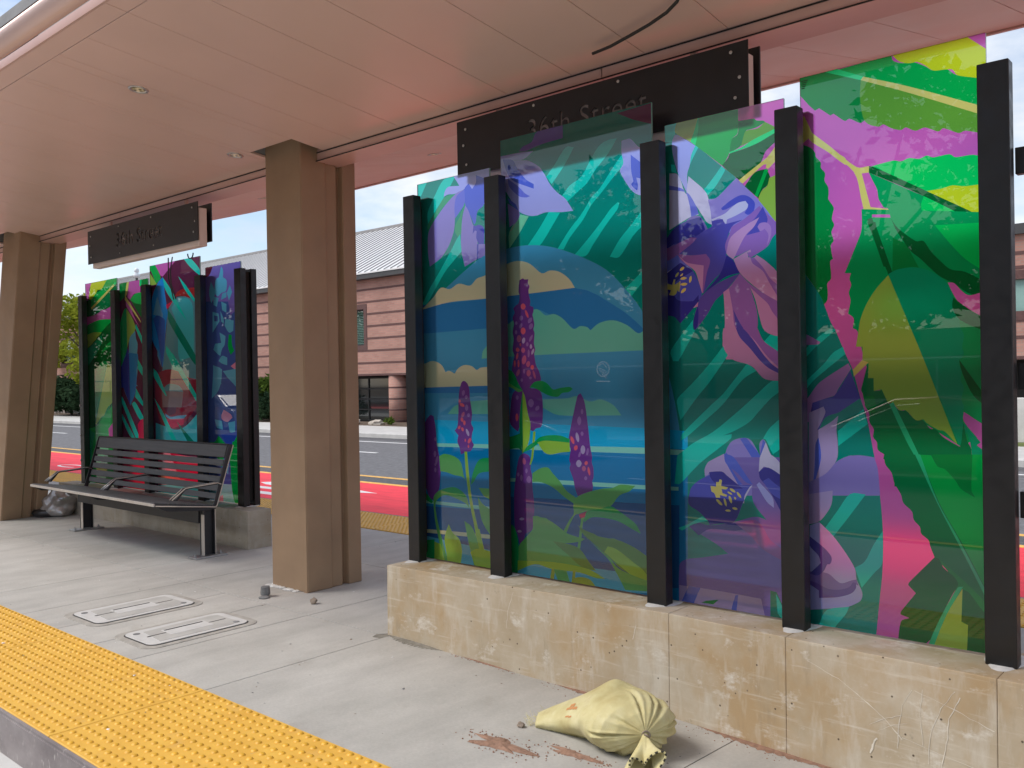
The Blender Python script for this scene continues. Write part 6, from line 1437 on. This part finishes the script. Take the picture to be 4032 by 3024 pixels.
for x, y, s, rz, lab in ((-53.2, 23.6, 1.06, .4, 'yellow green feathery tree seen in the gap right of the leaning column'), (-58.5, 25.5, 1.1, 1.4, 'yellow green tree half hidden by the leaning column'), (-48.6, 24.0, .8, 2.6, 'lower yellow green tree behind the left end of the far screen'), (-66, 27, 1.2, 3.6, 'yellow green tree standing farther back at the left')):
    put_tree('honey_locust', c1, t1, (x, y, -.05), s, rz, lab, 'tree', 'yellow green trees across the road')
sh1 = leafy(2600, blobs(9, .8, .6, .35, 1.15, .55, 5), .11, 'juniper foliage', .3, 'foliage'); sh2 = leafy(2400, blobs(8, .7, .6, .35, 1.4, .5, 6), .10, 'shrub foliage', .3, 'foliage')
def shrub(me, loc, s, rz, label, nm, sc=(1, 1, 1)):
    o = empty(nm, loc, label, 'shrub', 'shrubs along the far pavement', rz); o.scale = (s * sc[0], s * sc[1], s * sc[2]); link_mesh('foliage', me, o)
    MB().tube([(0, 0, -.1), (.05, 0, .4), (.1, .05, .9)], [.05, .04, .02], 6).build('stem', 'bark', o)
for i, (x, y, s, k, lab) in enumerate(((-56.6, 23.2, 1.7, 0, 'large dark juniper mostly hidden by the leaning column'), (-54.6, 23.0, 1.6, 0, 'dark green juniper at the far left behind the leaning column'), (-52.7, 22.9, 1.5, 0, 'dark juniper below the yellow green tree'), (-50.2, 22.9, 1.05, 0, 'dark juniper partly behind the left end post of the far screen'),
        (-36.3, 23.3, 1.3, 1, 'bright green shrub in the gap left of the middle column'), (-34.9, 23.0, 1.05, 0, 'dark green shrub just left of the middle column'), (-37.6, 23.2, 1.25, 1, 'green shrub partly behind the right end post of the far screen'), (-47.6, 22.9, 1.0, 0, 'dark juniper behind the far glass screen'), (-44, 23, 1.0, 1, 'green shrub behind the far glass screen'), (-40.6, 23, 1.1, 0, 'dark shrub behind the blue flower panel'))):
    shrub((sh1, sh2)[k], (x, y, -.04), s, i * 1.3, lab, 'juniper_bush' if k == 0 else 'leafy_shrub')
for i, (x, y, s, lab) in enumerate(((-28.8, 22.75, .34, 'large pale rock in front of the glazed ground floor'), (-27.15, 22.8, .25, 'smaller pale rock left of the round brick pier'), (-36.2, 22.6, .27, 'pale rock below the green shrub'))):
    o = link_mesh('rock', rock_mesh(s, 20 + i, 'pale rock', .55)); o.location = (x, y, .02); o.scale = (1.6, 1, 1); tag(o, lab, 'rock', 'pale rocks in the planting bed')
wd = leafy(90, [(0, 0, .12, .25, .2, .14)], .09, 'shrub foliage', .1, 'weed'); o = link_mesh('weed', wd); o.location = (-26.5, 22.9, -.02); tag(o, 'small green weed at the foot of the round brick pier', 'plant')

# ================================================================ ACROSS THE STREET BEHIND THE CAMERA (seen in the glass)
ow = empty('street_wall', (0, 0, 0), 'grey concrete street wall reflected in the glass panels', 'low wall')
for k in range(-12, 9): MB().box(k * 5 + .01, k * 5 + 4.99, -16.4, -16.0, -.35, .95).build('wall_panel', 'curb concrete', ow, bevel=.02)
rl = empty('guard_rail', (0, 0, 0), 'thin pale pipe rail above the street wall, reflected in the glass', 'railing')
MB().tube([(-70, -16.2, 2.0), (45, -16.2, 2.0)], .03, 8).build('rail', 'white paint', rl, smooth=True)
for k in range(-20, 13): MB().tube([(k * 3.4, -16.2, .9), (k * 3.4, -16.2, 2.0)], .022, 6).build('rail_post', 'curb concrete', rl)
c3, t3 = tree_meshes(blobs(16, 2.8, 2.8, 3.2, 8.2, 1.5, 14), 6500, .21, 'street tree foliage', 8.0)
for i, (x, y, s, lab) in enumerate(((-31, -19.5, 1.05, 'leafy street tree reflected beside the left end of the right screen'), (-21.5, -18.6, 1.2, 'tall street tree reflected in the lupine panel'), (-15.5, -20.5, 1.0, 'street tree reflected between the lupine and columbine panels'), (-9.5, -18.4, 1.15, 'street tree reflected in the columbine panel'), (-4.2, -19.3, .95, 'street tree reflected in the leaf panel'), (-44, -21, 1.2, 'street tree reflected in the far screen, right one'), (3, -21, 1.1, 'street tree standing behind the camera'), (-52, -19, 1.25, 'street tree reflected in the far screen, second from its right'), (-62, -22, 1.3, 'street tree reflected in the far screen, third from its right'), (-74, -19, 1.3, 'street tree reflected in the far screen, far down the street'), (-90, -22, 1.6, 'farthest street tree down the street behind the camera'))):
    put_tree('street_tree', c3, t3, (x, y, -.1), s, i * 1.1, lab, 'tree', 'street trees behind the camera')
tag(MB().box(-62, -27, -34, -24, -.3, 5.2).box(-26, 30, -36, -30, -.3, 3.4).build('low_building', 'pink brick'), 'low brick building behind the street trees, only reflected in the glass', 'building')
def car(paint, loc, rz, label):
    t = empty('parked_car', loc, label, 'car', 'cars reflected in the glass', rz)     # faces +X, length 4.7
    P_ = [(-2.33, .42), (-2.36, .72), (-2.25, .92), (-1.75, .98), (-1.2, 1.0), (1.0, .97), (1.75, .86), (2.2, .72), (2.33, .55), (2.30, .30), (1.85, .22), (-1.9, .22)]
    n = len(P_); v = []; W_ = .90
    for y, k in ((-W_ * .93, 1), (-W_, .98), (W_, .98), (W_ * .93, 1)):
        for (x, z) in P_:
            e = .93 if abs(y) > W_ * .95 else 1
            zz = z if abs(y) < W_ * .95 else .22 + (z - .22) * .93
            v.append((x * (1 if abs(y) < W_ * .95 else .985), y, zz))
    f = [(r * n + i, r * n + (i + 1) % n, (r + 1) * n + (i + 1) % n, (r + 1) * n + i) for r in range(3) for i in range(n)] + [tuple(range(n))[::-1], tuple(range(3 * n, 4 * n))]
    MB().add(v, f).build('body', paint, t, bevel=.03, seg=2)
    def cabin(pts, w0, w1, nm, mat, grow=0):
        v = []
        for s in (-1, 1):
            for x, z, q in pts: v.append((x, s * (w0 + (w1 - w0) * q + grow), z))
        m = len(pts); f = [tuple(range(m))[::-1], tuple(range(m, 2 * m))] + [(i, (i + 1) % m, m + (i + 1) % m, m + i) for i in range(m)]
        return MB().add(v, f).build(nm, mat, t, bevel=.02)
    cabin([(-1.95, .95, 0), (-1.15, 1.36, .85), (-.4, 1.44, 1), (.25, 1.40, .95), (1.25, .93, 0)], .84, .62, 'cabin', paint)
    cabin([(-1.55, .99, .05), (-1.08, 1.29, .72), (-.25, 1.34, .80), (-.25, .99, .05)], .84, .62, 'rear_side_window', 'building glass', .012)
    cabin([(-.17, .99, .05), (-.17, 1.34, .80), (.2, 1.31, .76), (.95, .98, .03)], .84, .62, 'front_side_window', 'building glass', .012)
    MB().add([(1.22, -.70, .955), (1.22, .70, .955), (.33, .56, 1.385), (.33, -.56, 1.385)], [(0, 1, 2, 3)]).build('windscreen', 'building glass', t).location = (.03, 0, .012)
    MB().add([(-1.9, -.68, .985), (-1.9, .68, .985), (-1.2, .54, 1.345), (-1.2, -.54, 1.345)], [(0, 3, 2, 1)]).build('rear_window', 'building glass', t).location = (-.03, 0, .012)
    for x in (-1.38, 1.42):
        for s in (-1, 1):
            w = MB().lathe([(.22, -.10), (.30, -.11), (.33, -.07), (.33, .07), (.30, .11), (.22, .10)], n=28, axis='y').build('wheel', 'tyre', t, smooth=True); w.location = (x, s * .82, .33)
            r = MB().lathe([(.225, -.012), (.225, .012), (.20, .0)], n=28, axis='y')
            for k in range(5):
                a = 2 * math.pi * k / 5; c, q = math.cos(a), math.sin(a); r.prism([(.03 * -q + .05 * c, .03 * c + .05 * q), (.03 * q + .05 * c, -.03 * c + .05 * q), (.018 * q + .2 * c, -.018 * c + .2 * q), (-.018 * q + .2 * c, .018 * c + .2 * q)], -.01, .012, 'y')
            rm = r.build('rim', 'bare aluminium', w); rm.location.y = s * .105
            MB().lathe([(.385, -.02), (.385, .02), (.36, .02), (.36, -.02)], n=28, axis='y').build('wheel_arch', 'rubber black', t).location = (x, s * .885, .33)
    for s in (-1, 1):
        MB().add([(2.27, s * .45, .62), (2.13, s * .86, .62), (1.72, s * .905, .80), (2.05, s * .62, .78)], [(0, 1, 2, 3)]).build('headlight', 'lamp clear', t).location = (.03, s * .012, .02)
        MB().box(-2.36, -2.2, s * .80 - .1, s * .80 + .1, .70, .86).build('tail_light', 'red paint', t)
        MB().box(.72, .9, s * .98 - .09, s * .98 + .09, .93, 1.06).build('mirror', paint, t, bevel=.03)
        for xx in (-.22, .98): MB().box(xx, xx + .006, s * .895 - .012, s * .895 + .012, .34, .93).build('door_gap', 'rubber black', t)
    return t
car('car silver', (-14.2, -8.0, -.2), 0, 'silver sedan on the street, reflected in the lupine panel')
car('car maroon', (-4.6, -7.6, -.2), math.pi, 'dark car on the street, reflected in the leaf panel')
car('car silver', (-34, -10.4, -.2), 0, 'pale car farther along the street, reflected in the far screen')
